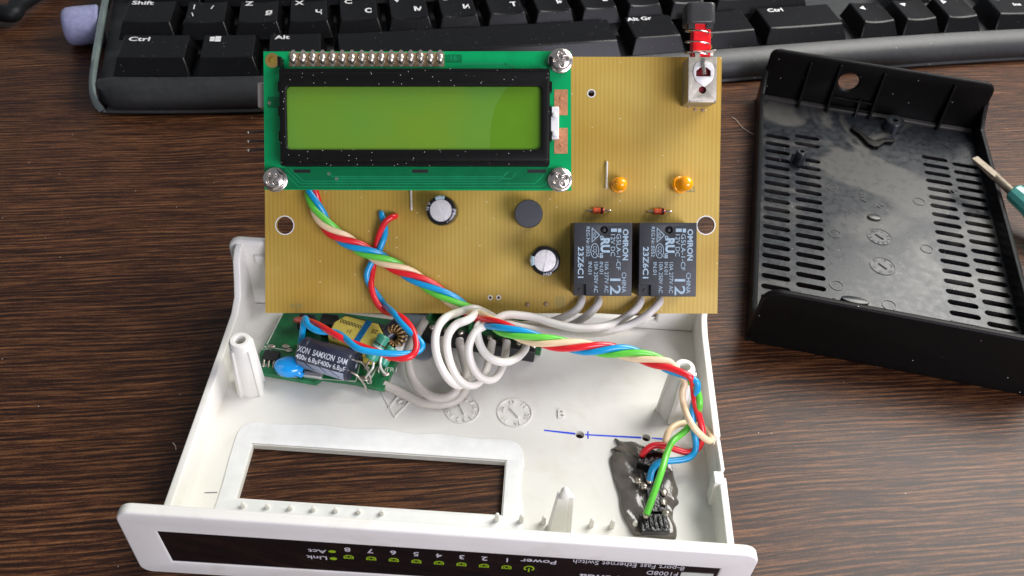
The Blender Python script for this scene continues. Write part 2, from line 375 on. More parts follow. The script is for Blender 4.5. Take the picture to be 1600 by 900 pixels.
def tube(bm, P, r, seg=10, mi=0, caps=True, rads=None):
    P = [Vector(p) for p in P]
    up_ = Vector((0.13, 0.2, 0.97)); rings = []
    T = (P[1]-P[0]).normalized(); N = up_-T*up_.dot(T); N.normalize()
    for i, p in enumerate(P):
        if i == 0: t = P[1]-P[0]
        elif i == len(P)-1: t = P[-1]-P[-2]
        else: t = P[i+1]-P[i-1]
        t.normalize(); N = N-t*N.dot(t); N.normalize(); Bn = t.cross(N)
        rr = rads[i] if rads else r
        rings.append([bm.verts.new(p+(N*math.cos(2*math.pi*k/seg)+Bn*math.sin(2*math.pi*k/seg))*rr) for k in range(seg)])
    for a, b in zip(rings, rings[1:]):
        for k in range(seg):
            j = (k+1) % seg
            f = bm.faces.new([a[k], a[j], b[j], b[k]]); f.material_index = mi
    if caps:
        bm.faces.new(rings[0][::-1]).material_index = mi; bm.faces.new(rings[-1]).material_index = mi
def prism(bm, splines, z0, z1, mtx=None, bevel=0.0, mi=0, res=2):
    """flat outline with holes, given thickness (optionally a rounded edge), appended to bm"""
    cu = bpy.data.curves.new('tmp', 'CURVE'); cu.dimensions = '2D'; cu.fill_mode = 'BOTH'
    cu.extrude = (z1-z0)/2-bevel; cu.bevel_depth = bevel; cu.bevel_resolution = res; cu.offset = -bevel
    for s in splines:
        sp = cu.splines.new('POLY'); sp.points.add(len(s)-1)
        for p, (x, y) in zip(sp.points, s): p.co = (x, y, 0, 1)
        sp.use_cyclic_u = True
    o = bpy.data.objects.new('tmp', cu); me = o.to_mesh()
    b2 = bmesh.new(); b2.from_mesh(me); o.to_mesh_clear()
    bmesh.ops.remove_doubles(b2, verts=b2.verts, dist=1e-4)
    bmesh.ops.translate(b2, verts=b2.verts, vec=(0, 0, (z0+z1)/2))
    if mtx is not None: b2.transform(mtx)
    for f in b2.faces: f.material_index = mi
    m2 = bpy.data.meshes.new('tmp'); b2.to_mesh(m2); b2.free(); bm.from_mesh(m2)
    bpy.data.meshes.remove(m2); bpy.data.objects.remove(o); bpy.data.curves.remove(cu)
def text(bm, s, size, mtx, th=0.04, bold=0.0, sx=1.0, align='CENTER', mi=0):
    cu = bpy.data.curves.new('tmp', 'FONT'); cu.body = s; cu.size = size; cu.extrude = th/2; cu.offset = bold*size
    cu.align_x = align; cu.align_y = 'CENTER'; cu.resolution_u = 3
    o = bpy.data.objects.new('tmp', cu); me = o.to_mesh()
    b2 = bmesh.new(); b2.from_mesh(me); o.to_mesh_clear()
    b2.transform(mtx @ Matrix.Diagonal((sx, 1, 1, 1)))
    for f in b2.faces: f.material_index = mi
    m2 = bpy.data.meshes.new('tmp'); b2.to_mesh(m2); b2.free(); bm.from_mesh(m2)
    bpy.data.meshes.remove(m2); bpy.data.objects.remove(o); bpy.data.curves.remove(cu)
def T3(x, y, z, rz=0): return Matrix.Translation((x, y, z)) @ Matrix.Rotation(math.radians(rz), 4, 'Z')
def circ(x, y, r, n=28, rx=None, rot=0): return [(x+(rx or r)*math.cos(2*math.pi*i/n), y+r*math.sin(2*math.pi*i/n)) for i in range(n)]
def rrect(x0, y0, x1, y1, r, n=6, rs=None):
    rs = rs or (r, r, r, r)          # bl, br, tr, tl
    out = []
    for (cx, cy, a0, rr) in ((x0+rs[0], y0+rs[0], 180, rs[0]), (x1-rs[1], y0+rs[1], 270, rs[1]), (x1-rs[2], y1-rs[2], 0, rs[2]), (x0+rs[3], y1-rs[3], 90, rs[3])):
        if rr <= 0.001: out.append((cx, cy)); continue
        for k in range(n+1):
            a = math.radians(a0+90*k/n); out.append((cx+rr*math.cos(a), cy+rr*math.sin(a)))
    return out
def slot(x0, x1, y, w):
    out = [(x1-w+w*math.cos(a), y+w*math.sin(a)) for a in [math.radians(-90+30*k) for k in range(7)]]
    out += [(x0+w+w*math.cos(a), y+w*math.sin(a)) for a in [math.radians(90+30*k) for k in range(7)]]
    return out
def hollow(P, cyc=True): return P
def blob(bm, c, r, sx=1, sy=1, sz=1, sub=3, jit=0.0, mi=0, seed=0):
    rr = random.Random(seed)
    g = bmesh.ops.create_icosphere(bm, subdivisions=sub, radius=r)
    ph = [rr.uniform(0, 6.28) for _ in range(6)]
    for v in g['verts']:
        d = v.co.normalized()
        k = 1+jit*(math.sin(3*d.x+ph[0])*math.cos(4*d.y+ph[1])+0.6*math.sin(7*d.z+5*d.x+ph[2]))
        v.co = Vector((v.co.x*sx*k, v.co.y*sy*k, v.co.z*sz*k))+Vector(c)
    for f in {f for v in g['verts'] for f in v.link_faces}: f.material_index = mi

# ================================================================== the table
bm = bmesh.new(); box(bm, (100, 250, -15), (2600, 2000, 30))
tag(obj('tabletop', bm, 'wood'), kind='structure')

# ================================================================== white case (upside-down top shell)
def build_case():
    def shear(bm):
        for v in bm.verts: v.co.z *= 1-0.0004*v.co.x
    R_ = empty('device_case', (0, 0, 0))
    tag(R_, 'open off-white plastic enclosure half lying on its back with a rectangular cut-out', 'enclosure')
    YZ = Matrix(((0, 0, 1, 0), (1, 0, 0, 0), (0, 1, 0, 0), (0, 0, 0, 1)))      # outline (y, z), thickness along x
    XZ = Matrix(((1, 0, 0, 0), (0, 0, -1, 0), (0, 1, 0, 0), (0, 0, 0, 1)))     # outline (x, z), thickness along -y
    bm = bmesh.new()
    win = [(16.6, 19.5), (83.8, 19.4), (84.1, 35.5), (16.6, 35.8)]
    prism(bm, [[(3.2, 3.5), (138.4, 3.5), (139.6, 87), (3.2, 87)], win, circ(104.3, 45.8, 1.25, 20), circ(122.7, 46.2, 1.2, 20)], 0.15, 2.0)
    obj('floor_plate', bm, 'white', R_, sharp=20); bm = bmesh.new()
    def wallprof(h):
        return [(3.5, 0.1), (88.5, 0.1), (88.5, 26.5), (85, 26.2), (82.2, 24), (80, 19), (77.5, 14.5), (73, h+0.3), (60, h), (3.5, h)]
    prism(bm, [wallprof(12.2)], 2.9, 4.9, YZ, 0.35)
    prism(bm, [[(3.5, 0.1), (88.5, 0.1), (88.5, 26.5), (87.6, 26.0), (86.6, 22), (85.0, 17), (82, 13.6), (77, 12.3), (41, 12.2), (40.6, 10.6), (28.6, 10.6), (28, 12.4), (3.5, 12.2)]], 0, 1.9, Matrix.Translation((137.7, 0, 0)) @ Matrix.Rotation(math.radians(-1.2), 4, 'Z') @ YZ, 0.35)
    # the clip lug of the right wall
    hexa(bm, [(137.2, 25.5, 3), (138.4, 25.5, 3), (138.4, 29, 3), (137.2, 29, 3)], [(136.9, 26, 12.9), (139.4, 26, 12.9), (139.4, 29.5, 12.9), (136.9, 29.5, 12.9)])
    box(bm, (139.4, 34.6, 10.9), (1.1, 9.5, 4.2))
    # back wall
    prism(bm, [rrect(0.4, 0.05, 141.9, 27.4, 3.5), [(14.5, 5), (128, 5), (128, 23.5), (14.5, 23.5)]], -90.0, -87.4, XZ @ Matrix.Identity(4), 0.9, res=3)
    box(bm, (9.5, 86.9, 21.3), (3.1, 1.6, 3.1))
    body = obj('shell', bm, 'white', R_, bevel=0.25)
    # scraped strip round the cut-out
    bm = bmesh.new()
    o = [(9.6, 5.5), (11.6, 15), (11.9, 22.6), (11.6, 34), (12.2, 40.5), (15.8, 43.0), (22, 42.6), (33.1, 43.4), (41, 42.7), (50.6, 43.3), (58, 42.5), (66.4, 42.9), (76, 42.2), (83.9, 42.4), (87.6, 40.8), (89.0, 36), (88.4, 28.2), (89.3, 20), (89.2, 12), (90.0, 5.5)]
    o = [tuple(p) for p in catmull([(*p, 0) for p in o], 4)]; o = [(p[0], p[1]) for p in o]
    w2 = [(16.3, 19.2), (84.1, 19.1), (84.4, 35.8), (16.3, 36.1)]
    prism(bm, [o, w2], 2.02, 2.35, None, 0.12)
    obj('scraped_rim', bm, 'sanded', R_, sharp=50)
    # front panel
    bm = bmesh.new()
    prism(bm, [rrect(-1.5, 0, 141.3, 27, 2.5, rs=(3.0, 3.0, 3.6, 3.6))], -2.3, -0.9, XZ, 0.65, res=4)
    prism(bm, [rrect(-1.5, 0, 141.3, 27, 2.5, rs=(3.0, 3.0, 3.6, 3.6)), [(6.6, 19.6), (133.6, 19.6), (133.6, 5.9), (7.2, 5.9)]], -1.6, 0.6, XZ, 0.6, res=3)
    shear(bm); fp = obj('front_panel', bm, 'white', R_, sharp=40)
    bm = bmesh.new(); box(bm, (70.1, -0.1, 12.75), (127.2, 0.4, 13.9))
    shear(bm); st = obj('label_strip', bm, 'strip', R_)
    # writing on the strip, upside down because the case is
    def face(x, z): return Matrix.Translation((x, -0.36, z)) @ Matrix.Rotation(math.radians(90), 4, 'X') @ Matrix.Rotation(math.radians(180), 4, 'Z')
    bm = bmesh.new()
    for i in range(8):
        text(bm, str(8-i), 2.6, face(49.0+i*5.2, 16.9), bold=0.01, sx=1.15)
    text(bm, 'Power', 2.5, face(92.6, 17.2), bold=0.01, sx=1.25)
    text(bm, 'Link', 2.2, face(41.7, 12.1), bold=0.01, sx=1.3)
    text(bm, 'Act', 2.2, face(42.0, 15.2), bold=0.01, sx=1.3)
    text(bm, '8-port Fast Ethernet Switch', 2.75, face(113.0, 18.4), sx=0.83)
    text(bm, 'F1008D', 2.75, face(121.2, 15.3), sx=0.84)
    text(bm, 'Tenda', 4.5, face(107.6, 10.9), sx=0.9, bold=0.02)
    shear(bm); tag(obj('lettering', bm, 'print_white', st), 'small white print, upside down')
    def ring(x, z, w, h, t):       # port icon: rounded outline with two teeth
        a = [(x-w/2, z-h/2), (x+w/2, z-h/2), (x+w/2, z+h*0.15), (x+w*0.25, z+h/2), (x-w*0.25, z+h/2), (x-w/2, z+h*0.15)]
        b_ = [(x-w/2+t, z-h/2+t), (x+w/2-t, z-h/2+t), (x+w/2-t, z+h*0.1), (x+w*0.2, z+h/2-t), (x-w*0.2, z+h/2-t), (x-w/2+t, z+h*0.1)]
        return [a, b_]
    bm = bmesh.new()
    for i in range(8):
        x = 49.0+i*5.2
        prism(bm, ring(x, 13.3, 2.3, 1.6, 0.3), 0.32, 0.38, XZ)
        for d in (-0.45, 0.45): prism(bm, [[(x+d-0.15, 12.6), (x+d+0.15, 12.6), (x+d+0.15, 13.4), (x+d-0.15, 13.4)]], 0.32, 0.38, XZ)
    prism(bm, [circ(45.4, 12.0, 0.62, 20, 0.85)], 0.32, 0.38, XZ)
    prism(bm, [circ(45.4, 15.4, 0.55, 20, 0.85)], 0.32, 0.38, XZ)
    arc = [(90.6+1.25*math.cos(math.radians(a)), 13.4+1.25*math.sin(math.radians(a))) for a in range(-50, 231, 14)]
    arc2 = [(90.6+0.9*math.cos(math.radians(a)), 13.4+0.9*math.sin(math.radians(a))) for a in range(230, -51, -14)]
    prism(bm, [arc+arc2], 0.32, 0.38, XZ)
    prism(bm, [[(90.42, 11.7), (90.78, 11.7), (90.78, 13.4), (90.42, 13.4)]], 0.32, 0.38, XZ)
    shear(bm); tag(obj('icon_row', bm, 'print_lime', st), 'lime green port and power icons')
    bm = bmesh.new(); prism(bm, [[(125.6, 6.2), (133.2, 6.2), (132.8, 16.6), (125.4, 16.4)]], 0.32, 0.42, XZ)
    shear(bm); obj('sticker', bm, 'sticker', st)
    # nubs along the front edge
    for px in (379, 417, 453, 489, 524, 560, 596, 776, 814, 849, 883, 924, 956, 991):
        py = 797+(px-379)*0.054
        p = up(px, py+2, 2)
        bm = bmesh.new(); big = px > 700
        rr = 0.6
        lathe(bm, [(rr+0.15, 0), (rr, 2.3 if big else 1.2), (rr*0.75, 3.1 if big else 1.7), (0, 3.4 if big else 1.9)], (0, 0, 0), seg=14)
        obj('nub', bm, 'white', R_, origin=(0, 0, 0)).location = Vector((p[0], p[1]+1.3, 2.0))*S
    # screw posts
    def post(bx, by, h, lean):
        bm = bmesh.new()
        lathe(bm, [(3.6, 0), (3.0, h-0.8), (2.6, h), (1.45, h), (1.35, h-6), (0, h-6)], (0, 0, 0), seg=30)
        for k in range(4):
            a = math.radians(45+lean+90*k); q = Matrix.Rotation(a, 3, 'Z')
            hexa(bm, [tuple(q @ Vector(v)) for v in ((2.2, -0.75, 0), (4.4, -0.75, 0), (4.4, 0.75, 0), (2.2, 0.75, 0))],
                 [tuple(q @ Vector(v)) for v in ((2.2, -0.6, h-2.2), (3.6, -0.6, h-2.2), (3.6, 0.6, h-2.2), (2.2, 0.6, h-2.2))])
        o = obj('screw_post', bm, 'white', R_, bevel=0.15); o.location = Vector((bx, by, 1.9))*S
        return o
    post(11.6, 54.8, 20.5, 10); post(130.4, 55.5, 20.5, 35)
    bm = bmesh.new()
    hexa(bm, [(-2.6, -1.7, 0), (1.9, -1.7, 0), (1.9, 2.0, 0), (-2.6, 2.0, 0)], [(-1.6, -1.0, 17.2), (1.0, -1.0, 17.2), (1.0, 1.2, 17.2), (-1.6, 1.2, 17.2)])
    hexa(bm, [(1.6, -0.6, 0), (3.4, -0.6, 0), (3.4, 1.0, 0), (1.6, 1.0, 0)], [(0.9, -0.4, 17.2), (2.3, -0.4, 17.2), (2.3, 0.8, 17.2), (0.9, 0.8, 17.2)])
    lathe(bm, [(1.25, 17), (1.1, 19.2), (0.6, 20.2), (0, 20.4)], (0.1, 0.1, 0), seg=18)
    o = obj('locating_peg', bm, 'white', R_, bevel=0.2); o.location = Vector((98.2, 15.6, 1.9))*S
    # moulded marks
    bm = bmesh.new()
    def dial(x, y, r, labels, ang):
        bm = bmesh.new()
        prism(bm, [circ(x, y, r, 40), circ(x, y, r-0.22, 40)], 1.99, 2.34)
        for i, s_ in enumerate(labels):
            a = math.radians(90-i*360/len(labels)+15)
            text(bm, s_, 1.9, T3(x+(r-1.3)*math.cos(a), y+(r-1.3)*math.sin(a), 2.05, math.degrees(a)-90), th=0.6)
        d = Vector((math.cos(math.radians(ang)), math.sin(math.radians(ang)))); n = Vector((-d.y, d.x))
        prism(bm, [[(x+d.x*2.0-n.x*.3, y+d.y*2.0-n.y*.3), (x+d.x*2.0+n.x*.3, y+d.y*2.0+n.y*.3), (x-d.x*2.0+n.x*.3, y-d.y*2.0+n.y*.3), (x-d.x*2.0-n.x*.3, y-d.y*2.0-n.y*.3)]], 1.99, 2.6)
        obj('date_dial', bm, 'white', R_)
    dial(71.3, 51.8, 4.9, ['9', '8', '7', '6', '5', '4', '3', '2', '1', '20', '19', '10'], 115)
    dial(86.0, 51.8, 4.9, ['13', '14', '08', '15', '11', '20'], 130)
    for q in ([(48.2, 55.6), (52.9, 47.6)], [(52.9, 47.6), (57.8, 55.6)], [(50.6, 50.0), (53.2, 55.6)]):
        (x1, y1), (x2, y2) = q; d = Vector((x2-x1, y2-y1)).normalized(); n = Vector((-d.y, d.x))*0.13
        prism(bm, [[(x1-n.x, y1-n.y), (x2-n.x, y2-n.y), (x2+n.x, y2+n.y), (x1+n.x, y1+n.y)]], 1.99, 2.36)
    text(bm, 'O', 2.8, T3(54.2, 52.4, 2.05), th=0.6)
    obj('recycling_mark', bm, 'white', R_); bm = bmesh.new()
    text(bm, 'B', 4.2, T3(99.0, 52.2, 2.05), th=0.8)
    obj('letter_mark', bm, 'white', R_)
    # pen marks
    bm = bmesh.new()
    for (x1, y1, x2, y2, w) in ((94.3, 46.5, 103.0, 46.0, .42), (105.7, 45.9, 121.3, 46.1, .42), (124.2, 46.2, 129.0, 46.0, .4)):
        prism(bm, [[(x1, y1-w*.5), (x2, y2-w*.8), (x2, y2+w*.8), (x1, y1+w*.6)]], 2.006, 2.02)
    prism(bm, [[(106.3, 44.6), (106.7, 44.6), (106.7, 47.1), (106.3, 47.1)]], 2.022, 2.03)
    tag(obj('pen_line', bm, 'pen_blue', R_), 'blue pen line joining the two drilled holes')
    bm = bmesh.new(); prism(bm, [[(8.0, 20.3), (11.2, 20.6), (11.2, 20.9), (8.0, 20.6)]], 2.006, 2.02)
    tag(obj('pen_line', bm, 'pen_grey', R_), 'short grey pencil tick left of the cut-out')
    return R_
CASE = build_case()

# glue and the connector potted in it (stuck to the case)
def build_glue(parent):
    pts = [(960, 686), (972, 690), (990, 693), (1012, 700), (1030, 712), (1048, 726), (1052, 740), (1056, 756), (1060, 768), (1058, 778), (1061, 786), (1053, 795), (1052, 812), (1057, 826), (1056, 842), (1040, 842), (1010, 838), (990, 836), (982, 822), (974, 808), (969, 792), (967, 772), (960, 752), (954, 730), (953, 714), (962, 704), (954, 702), (966, 697)]
    rim = [up(x, y, 2.2) for x, y in pts]
    rim = [p for p in catmull([tuple(p) for p in rim]+[tuple(rim[0])], 3)][:-1]
    cx = np.mean([p[0] for p in rim]); cy = np.mean([p[1] for p in rim])
    # spine instead of a single centre, so that the cross-section is a low dome
    bm = bmesh.new(); N = len(rim); rings = []
    for k, (f, z) in enumerate(((1.0, 2.0), (0.985, 2.7), (0.90, 3.25), (0.72, 3.6), (0.5, 3.75), (0.28, 3.6), (0.1, 3.6))):
        ring = []
        for i, p in enumerate(rim):
            sx = cx+(p[0]-cx)*0.05; sy = cy+(p[1]-cy)*0.55
            w = 1-f
            x = p[0]*(1-w)+sx*w; y = p[1]*(1-w)+sy*w
            zz = z+(0.35*math.sin(x*1.3+0.4*y)+0.3*math.sin(y*0.9+1.1*x+1))*min(1, k/2) if k else z
            ring.append(bm.verts.new((x, y, zz)))
        rings.append(ring)
    for a, b in zip(rings, rings[1:]):
        for i in range(N):
            j = (i+1) % N; bm.faces.new([a[i], a[j], b[j], b[i]])
    bm.faces.new(rings[-1])
    bmesh.ops.recalc_face_normals(bm, faces=bm.faces)
    g = tag(obj('glue_patch', bm, 'glue', parent, sharp=60), 'shiny dark grey epoxy smeared round the socket')
    # connector sunk in the glue
    c = up(1022, 760, 4)
    bm = bmesh.new()
    rz = Matrix.Rotation(math.radians(4), 3, 'Z')
    box(bm, (c[0], c[1], 3.4), (4.8, 16.0, 3.0), rz)
    p = up(1022, 722, 5); box(bm, (p[0]-0.4, p[1], 5.2), (7.5, 5.5, 3.0), Matrix.Rotation(math.radians(-18), 3, 'Z'))
    p = up(1022, 818, 5); box(bm, (p[0], p[1], 4.6), (7.0, 5.0, 2.0), rz)
    for k in range(5): box(bm, (p[0]-2.4+k*1.2, p[1]+0.2, 5.7+.2*(k % 2)), (0.45, 3.2+.5*(k % 3), 0.7), rz)
    obj('socket', bm, 'glue_black', g, bevel=0.35)
    for i, (x, y) in enumerate(((1001, 708), (1004, 722), (1031, 707), (1029, 716), (998, 752), (1006, 760), (1037, 770), (1036, 785), (1008, 806), (1040, 803))):
        q = up(x, y, 5); bm = bmesh.new()
        blob(bm, (0, 0, 0), 0.95, 1.0, 1.25, 0.8, 2, 0.22, seed=i)
        o = obj('solder_joint', bm, 'solder', g, sharp=80); o.location = Vector((q[0], q[1], 5.2))*S
build_glue(CASE)

# ================================================================== control board
def build_board():
    R_ = empty('control_board', mtx=BOARD_M)
    tag(R_, 'yellow-brown circuit board with display, relays and push switch leaning on the case', 'circuit board')
    tl = B(413, 88); tr = B(1128, 89); br = B(1121, 490); bl = B(414.5, 489)
    holes = [(445, 352, 13.5), (1103, 352, 13.5), (924, 146, 5.0)]
    bm = bmesh.new()
    spl = [[bl[:2], br[:2], tr[:2], tl[:2]]]
    for x, y, r in holes:
        c = B(x, y); spl.append(circ(c[0], c[1], r*0.184, 28))
    for x, y in ((766, 465), (779, 465)):
        c = B(x, y); spl.append(circ(c[0], c[1], 0.42, 12))
    prism(bm, spl, -1.6, 0)
    sub = obj('substrate', bm, 'laminate', R_)
    bm = bmesh.new()
    for x, y, r in holes+[(766, 465, 2.4), (779, 465, 2.4)]:
        c = B(x, y); rr = r*0.184
        prism(bm, [circ(c[0], c[1], rr+0.28, 28), circ(c[0], c[1], rr, 28)], 0.01, 0.05)
    obj('drilled_edge', bm, 'white_part', sub)
    bm = bmesh.new()          # faint green pencil-like marks near the lower edge
    c = B(875, 471); text(bm, '|||', 3.6, T3(c[0], c[1], 0.03), th=0.02, mi=0)
    c = B(1080, 296); text(bm, 'B', 3.4, T3(c[0], c[1], 0.03, 90), th=0.02)
    c = B(463, 478); text(bm, '=|=', 2.6, T3(c[0], c[1], 0.03), th=0.02)
    gm = mat('faint_green_ink', (0.23, 0.25, 0.10), 0.5)
    obj('marking', bm, gm, sub)
    for x, y in ((824, 476), (853, 475), (904, 470), (934, 470), (1001, 470), (1031, 470)):
        c = B(x, y); bm = bmesh.new(); lathe(bm, [(0.75, 0), (0.6, 0.35), (0.25, 0.5), (0, 0.5)], seg=14)
        o = obj('solder_joint', bm, 'flux', R_); o.location = Vector((c[0], c[1], 0))*S

    for x, y in ((690, 345), (702, 337), (818, 345), (836, 345), (846, 420), (858, 428), (1098, 172), (1076, 166), (1086, 171)):
        c = B(x, y); bm = bmesh.new(); lathe(bm, [(0.55, 0), (0.45, 0.2), (0.15, 0.25), (0, 0.25)], seg=12)
        o = obj('solder_joint', bm, 'flux', R_); o.location = Vector((c[0], c[1], 0))*S
    # ---- display module
    H = 12.5
    D_ = empty('display_module'); D_.parent = R_
    bm = bmesh.new()
    q = [B(413.5, 296.5, H), B(893, 298, H), B(892, 80, H), B(411.6, 80.5, H)]
    hole = B(425.6, 94.4, H)
    def hb(x, y): return B(x, y, H)
    sl = []
    for x0, x1 in ((459, 485), (644, 669), (824, 853)):
        a = hb(x0, 265); b = hb(x1, 270); sl.append([(a[0], b[1]), (b[0], b[1]), (b[0], a[1]), (a[0], a[1])])
    prism(bm, [[p[:2] for p in q], circ(hole[0], hole[1], 1.15, 24)], H-1.6, H)
    obj('green_board', bm, 'lcd_green', D_)
    bm = bmesh.new(); prism(bm, [circ(hole[0], hole[1], 1.95, 30), circ(hole[0], hole[1], 1.1, 30)], H, H+0.06)
    lathe(bm, [(1.15, H-1.6), (1.1, H+0.05)], (hole[0], hole[1], 0), seg=24)
    obj('plated_hole', bm, 'gold', D_)
    # dark clearings and traces
    bm = bmesh.new()
    for (x0, y0, x1, y1) in ((418, 151, 437, 169), (694, 85, 722, 98)):
        a = hb(x0, y1); b = hb(x1, y0); prism(bm, [rrect(a[0], a[1], b[0], b[1], 0.5)], H+0.004, H+0.02)
    a = hb(437, 297); b = hb(866, 262); prism(bm, [[(a[0], a[1]+0.3), (b[0], a[1]+0.3), (b[0], b[1]), (a[0], b[1])]], H+0.004, H+0.016)
    obj('dark_mask_area', bm, 'mask_dark', D_)
    for q_ in sl:
        bm = bmesh.new(); prism(bm, [q_], H+.036, H+.045); obj('tab_slot_shade', bm, 'relay_dark', D_)  # no openings: black quads paint the shaded gap behind the slots
    bm = bmesh.new()
    def tr_(pts, w=0.22):
        P = [hb(*p)[:2] for p in pts]
        for (a, b) in zip(P, P[1:]):
            d = Vector((b[0]-a[0], b[1]-a[1])); d.normalize(); n = Vector((-d.y, d.x))*w/2; e = d*w*0.4
            prism(bm, [[(a[0]-n.x-e.x, a[1]-n.y-e.y), (b[0]-n.x+e.x, b[1]-n.y+e.y), (b[0]+n.x+e.x, b[1]+n.y+e.y), (a[0]+n.x-e.x, a[1]+n.y-e.y)]], H+0.02, H+0.034)
    tr_([(447, 264), (470, 287), (836, 287), (850, 273)]); tr_([(444, 269), (466, 291.5), (848, 291.5), (860, 278)])
    tr_([(452, 262), (474, 283), (780, 283), (795, 268)]); tr_([(512, 270), (520, 276), (786, 276), (792, 268)])
    tr_([(526, 279), (800, 279), (806, 270)]); tr_([(722, 100), (790, 100), (803, 104)], 0.5)
    tr_([(866, 130), (876, 121), (884, 118)], 0.3); tr_([(866, 152), (872, 150)], 0.3)
    obj('trace', bm, 'trace', D_)
    bm = bmesh.new()
    c = hb(708, 91); text(bm, '16', 2.1, T3(c[0], c[1], H+0.04), th=0.02)
    obj('lettering', bm, 'trace', D_)
    bm = bmesh.new()
    for x, y in ((514, 271.5), (526, 279.5), (421, 161)):
        c = hb(x, y); prism(bm, [circ(c[0], c[1], 0.42, 16), circ(c[0], c[1], 0.2, 16)], H+0.036, H+0.06)
    obj('via', bm, 'solder', D_)
    # header pads with solder
    bm = bmesh.new(); a = hb(452, 104); b = hb(694, 82); prism(bm, [[(a[0], a[1]), (b[0], a[1]), (b[0], b[1]), (a[0], b[1])]], H+0.004, H+0.03)
    obj('header_pad_strip', bm, 'flux', D_)
    for i in range(16):
        c = hb(458.5+15.3*i, 91)
        bm = bmesh.new()
        prism(bm, [circ(0, 0, 1.5, 20, 0.95)], 0.03, 0.12, mi=0)
        lathe(bm, [(1.08, 0.1), (1.0, 0.5), (0.8, 1.0), (0.5, 1.3), (0, 1.4)], (0, random.uniform(-.15, .15), 0), seg=14)
        for v in bm.verts: v.co.y *= 1.5 if v.co.z > 0.12 else 1
        o = obj('solder_joint', bm, 'solder', D_, sharp=60); o.location = Vector((c[0], c[1], H))*S
    # copper pads on the right
    for (x0, y0, x1, y1) in ((866, 140, 887, 180), (866, 200, 887, 240)):
        bm = bmesh.new(); a = hb(x0, y1); b = hb(x1, y0)
        prism(bm, [[(a[0], a[1]), (b[0], a[1]), (b[0], b[1]), (a[0], b[1])]], H+0.01, H+0.09)
        for dx, dy in ((0.5, .33), (0.5, .66)): lathe(bm, [(0.42, H+.08), (0.3, H+.4), (0, H+.42)], (a[0]*(1-dx)+b[0]*dx, a[1]*(1-dy)+b[1]*dy, 0), seg=12)
        obj('copper_pad', bm, 'copper', D_, bevel=0)
    # bezel
    H2 = H+6.2
    bm = bmesh.new()
    o_ = [B(437, 259, H2), B(859, 259.5, H2), B(861.5, 106, H2), B(434, 107, H2)]
    i_ = [B(448.5, 233.5, H2), B(845.5, 234, H2), B(847, 135, H2), B(447, 134, H2)]
    ins = 1.0
    x0, x1, y0, y1 = o_[0][0], o_[1][0], o_[0][1], o_[2][1]
    ix0, ix1, iy0, iy1 = i_[0][0], i_[1][0], i_[0][1], i_[2][1]
    prism(bm, [rrect(x0, y0, x1, y1, 0.5), rrect(ix0-.6, iy0-.6, ix1+.6, iy1+.6, 0.7)], H, H2-0.9, None, 0.0)
    prism(bm, [rrect(x0+0.2, y0+1.1, x1-0.2, y1-1.1, 0.6), rrect(ix0, iy0, ix1, iy1, 1.1)], H2-1.3, H2, None, 0.45, res=3)
    for k in range(4):
        yy = y0+8+k*6.5; box(bm, (x0-0.25, yy, H+2.2), (0.8, 2.6, 4.0)); box(bm, (x1+0.25, yy, H+2.2), (0.8, 2.6, 4.0))
    obj('bezel', bm, 'lcd_bezel', D_, bevel=0.25, sharp=40)
    bm = bmesh.new()
    box(bm, ((ix0+ix1)/2, (iy0+iy1)/2, H2-1.9), (ix1-ix0+2, iy1-iy0+2, 1.0))
    sc = tag(obj('screen', bm, 'display', D_), 'blank yellow-green display glass')
    # dark reflection painted on the right end of the glass, with a curved edge
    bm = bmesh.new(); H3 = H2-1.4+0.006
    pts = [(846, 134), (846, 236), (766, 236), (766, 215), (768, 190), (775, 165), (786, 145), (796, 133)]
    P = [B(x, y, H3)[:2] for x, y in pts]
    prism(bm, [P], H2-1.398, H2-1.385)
    obj('reflection_patch', bm, 'display_reflection', sc)
    # white clip at the right
    bm = bmesh.new(); c = B(867, 192, H+3)
    box(bm, (c[0], c[1], H+1.5), (2.2, 8.6, 3.0))
    for d in (-3.0, 2.0): lathe(bm, [(0.85, 0), (0.8, 0.5), (0.5, 0.65), (0, 0.65)], (c[0], c[1]+d, H+2.9), seg=18)
    obj('backlight_clip', bm, 'white_part', D_, bevel=0.2)
    # white header plug sticking out on the left, behind the module
    bm = bmesh.new(); c = B(410, 150, 8); box(bm, (c[0]+1.1, c[1], 5.6), (4.0, 6.8, 8.6))
    obj('header_plug', bm, 'beige', R_, bevel=0.4)
    for k in range(3):
        bm = bmesh.new(); c = B(388, 207+14*k, 6)
        tube(bm, [(c[0]+7, c[1]+0.3, 6), (c[0], c[1], 6)], 0.3, 8, mi=0); blob(bm, (c[0], c[1], 6), .42, sub=2, mi=1); obj('pin', bm, ['chip', 'solder'], R_)
    # screws with their washers and nuts
    for i, (x, y) in enumerate(((876, 93.5), (428, 280.5), (875.5, 280.5))):
        E_ = empty('screw'); E_.parent = R_
        c = B(x, y, H+2); E_.location = Vector((c[0], c[1], 0))*S
        bm = bmesh.new(); lathe(bm, [(1.6, H), (3.25, H), (3.35, H+0.2), (3.3, H+0.75), (3.0, H+0.95), (1.5, H+0.95)], seg=36)
        obj('washer', bm, 'steel', E_)
        bm = bmesh.new(); prism(bm, [[(3.1*math.cos(math.radians(60*k+20)), 3.1*math.sin(math.radians(60*k+20))) for k in range(6)]], H+0.95, H+2.0, None, 0.2)
        obj('nut', bm, 'steel', E_, bevel=0.0)
        # pan head with a cross recess
        bm = bmesh.new(); a0 = math.radians((10, 35, 25)[i]); hh = H+2.0
        seg, nr = 48, 14; rings = []
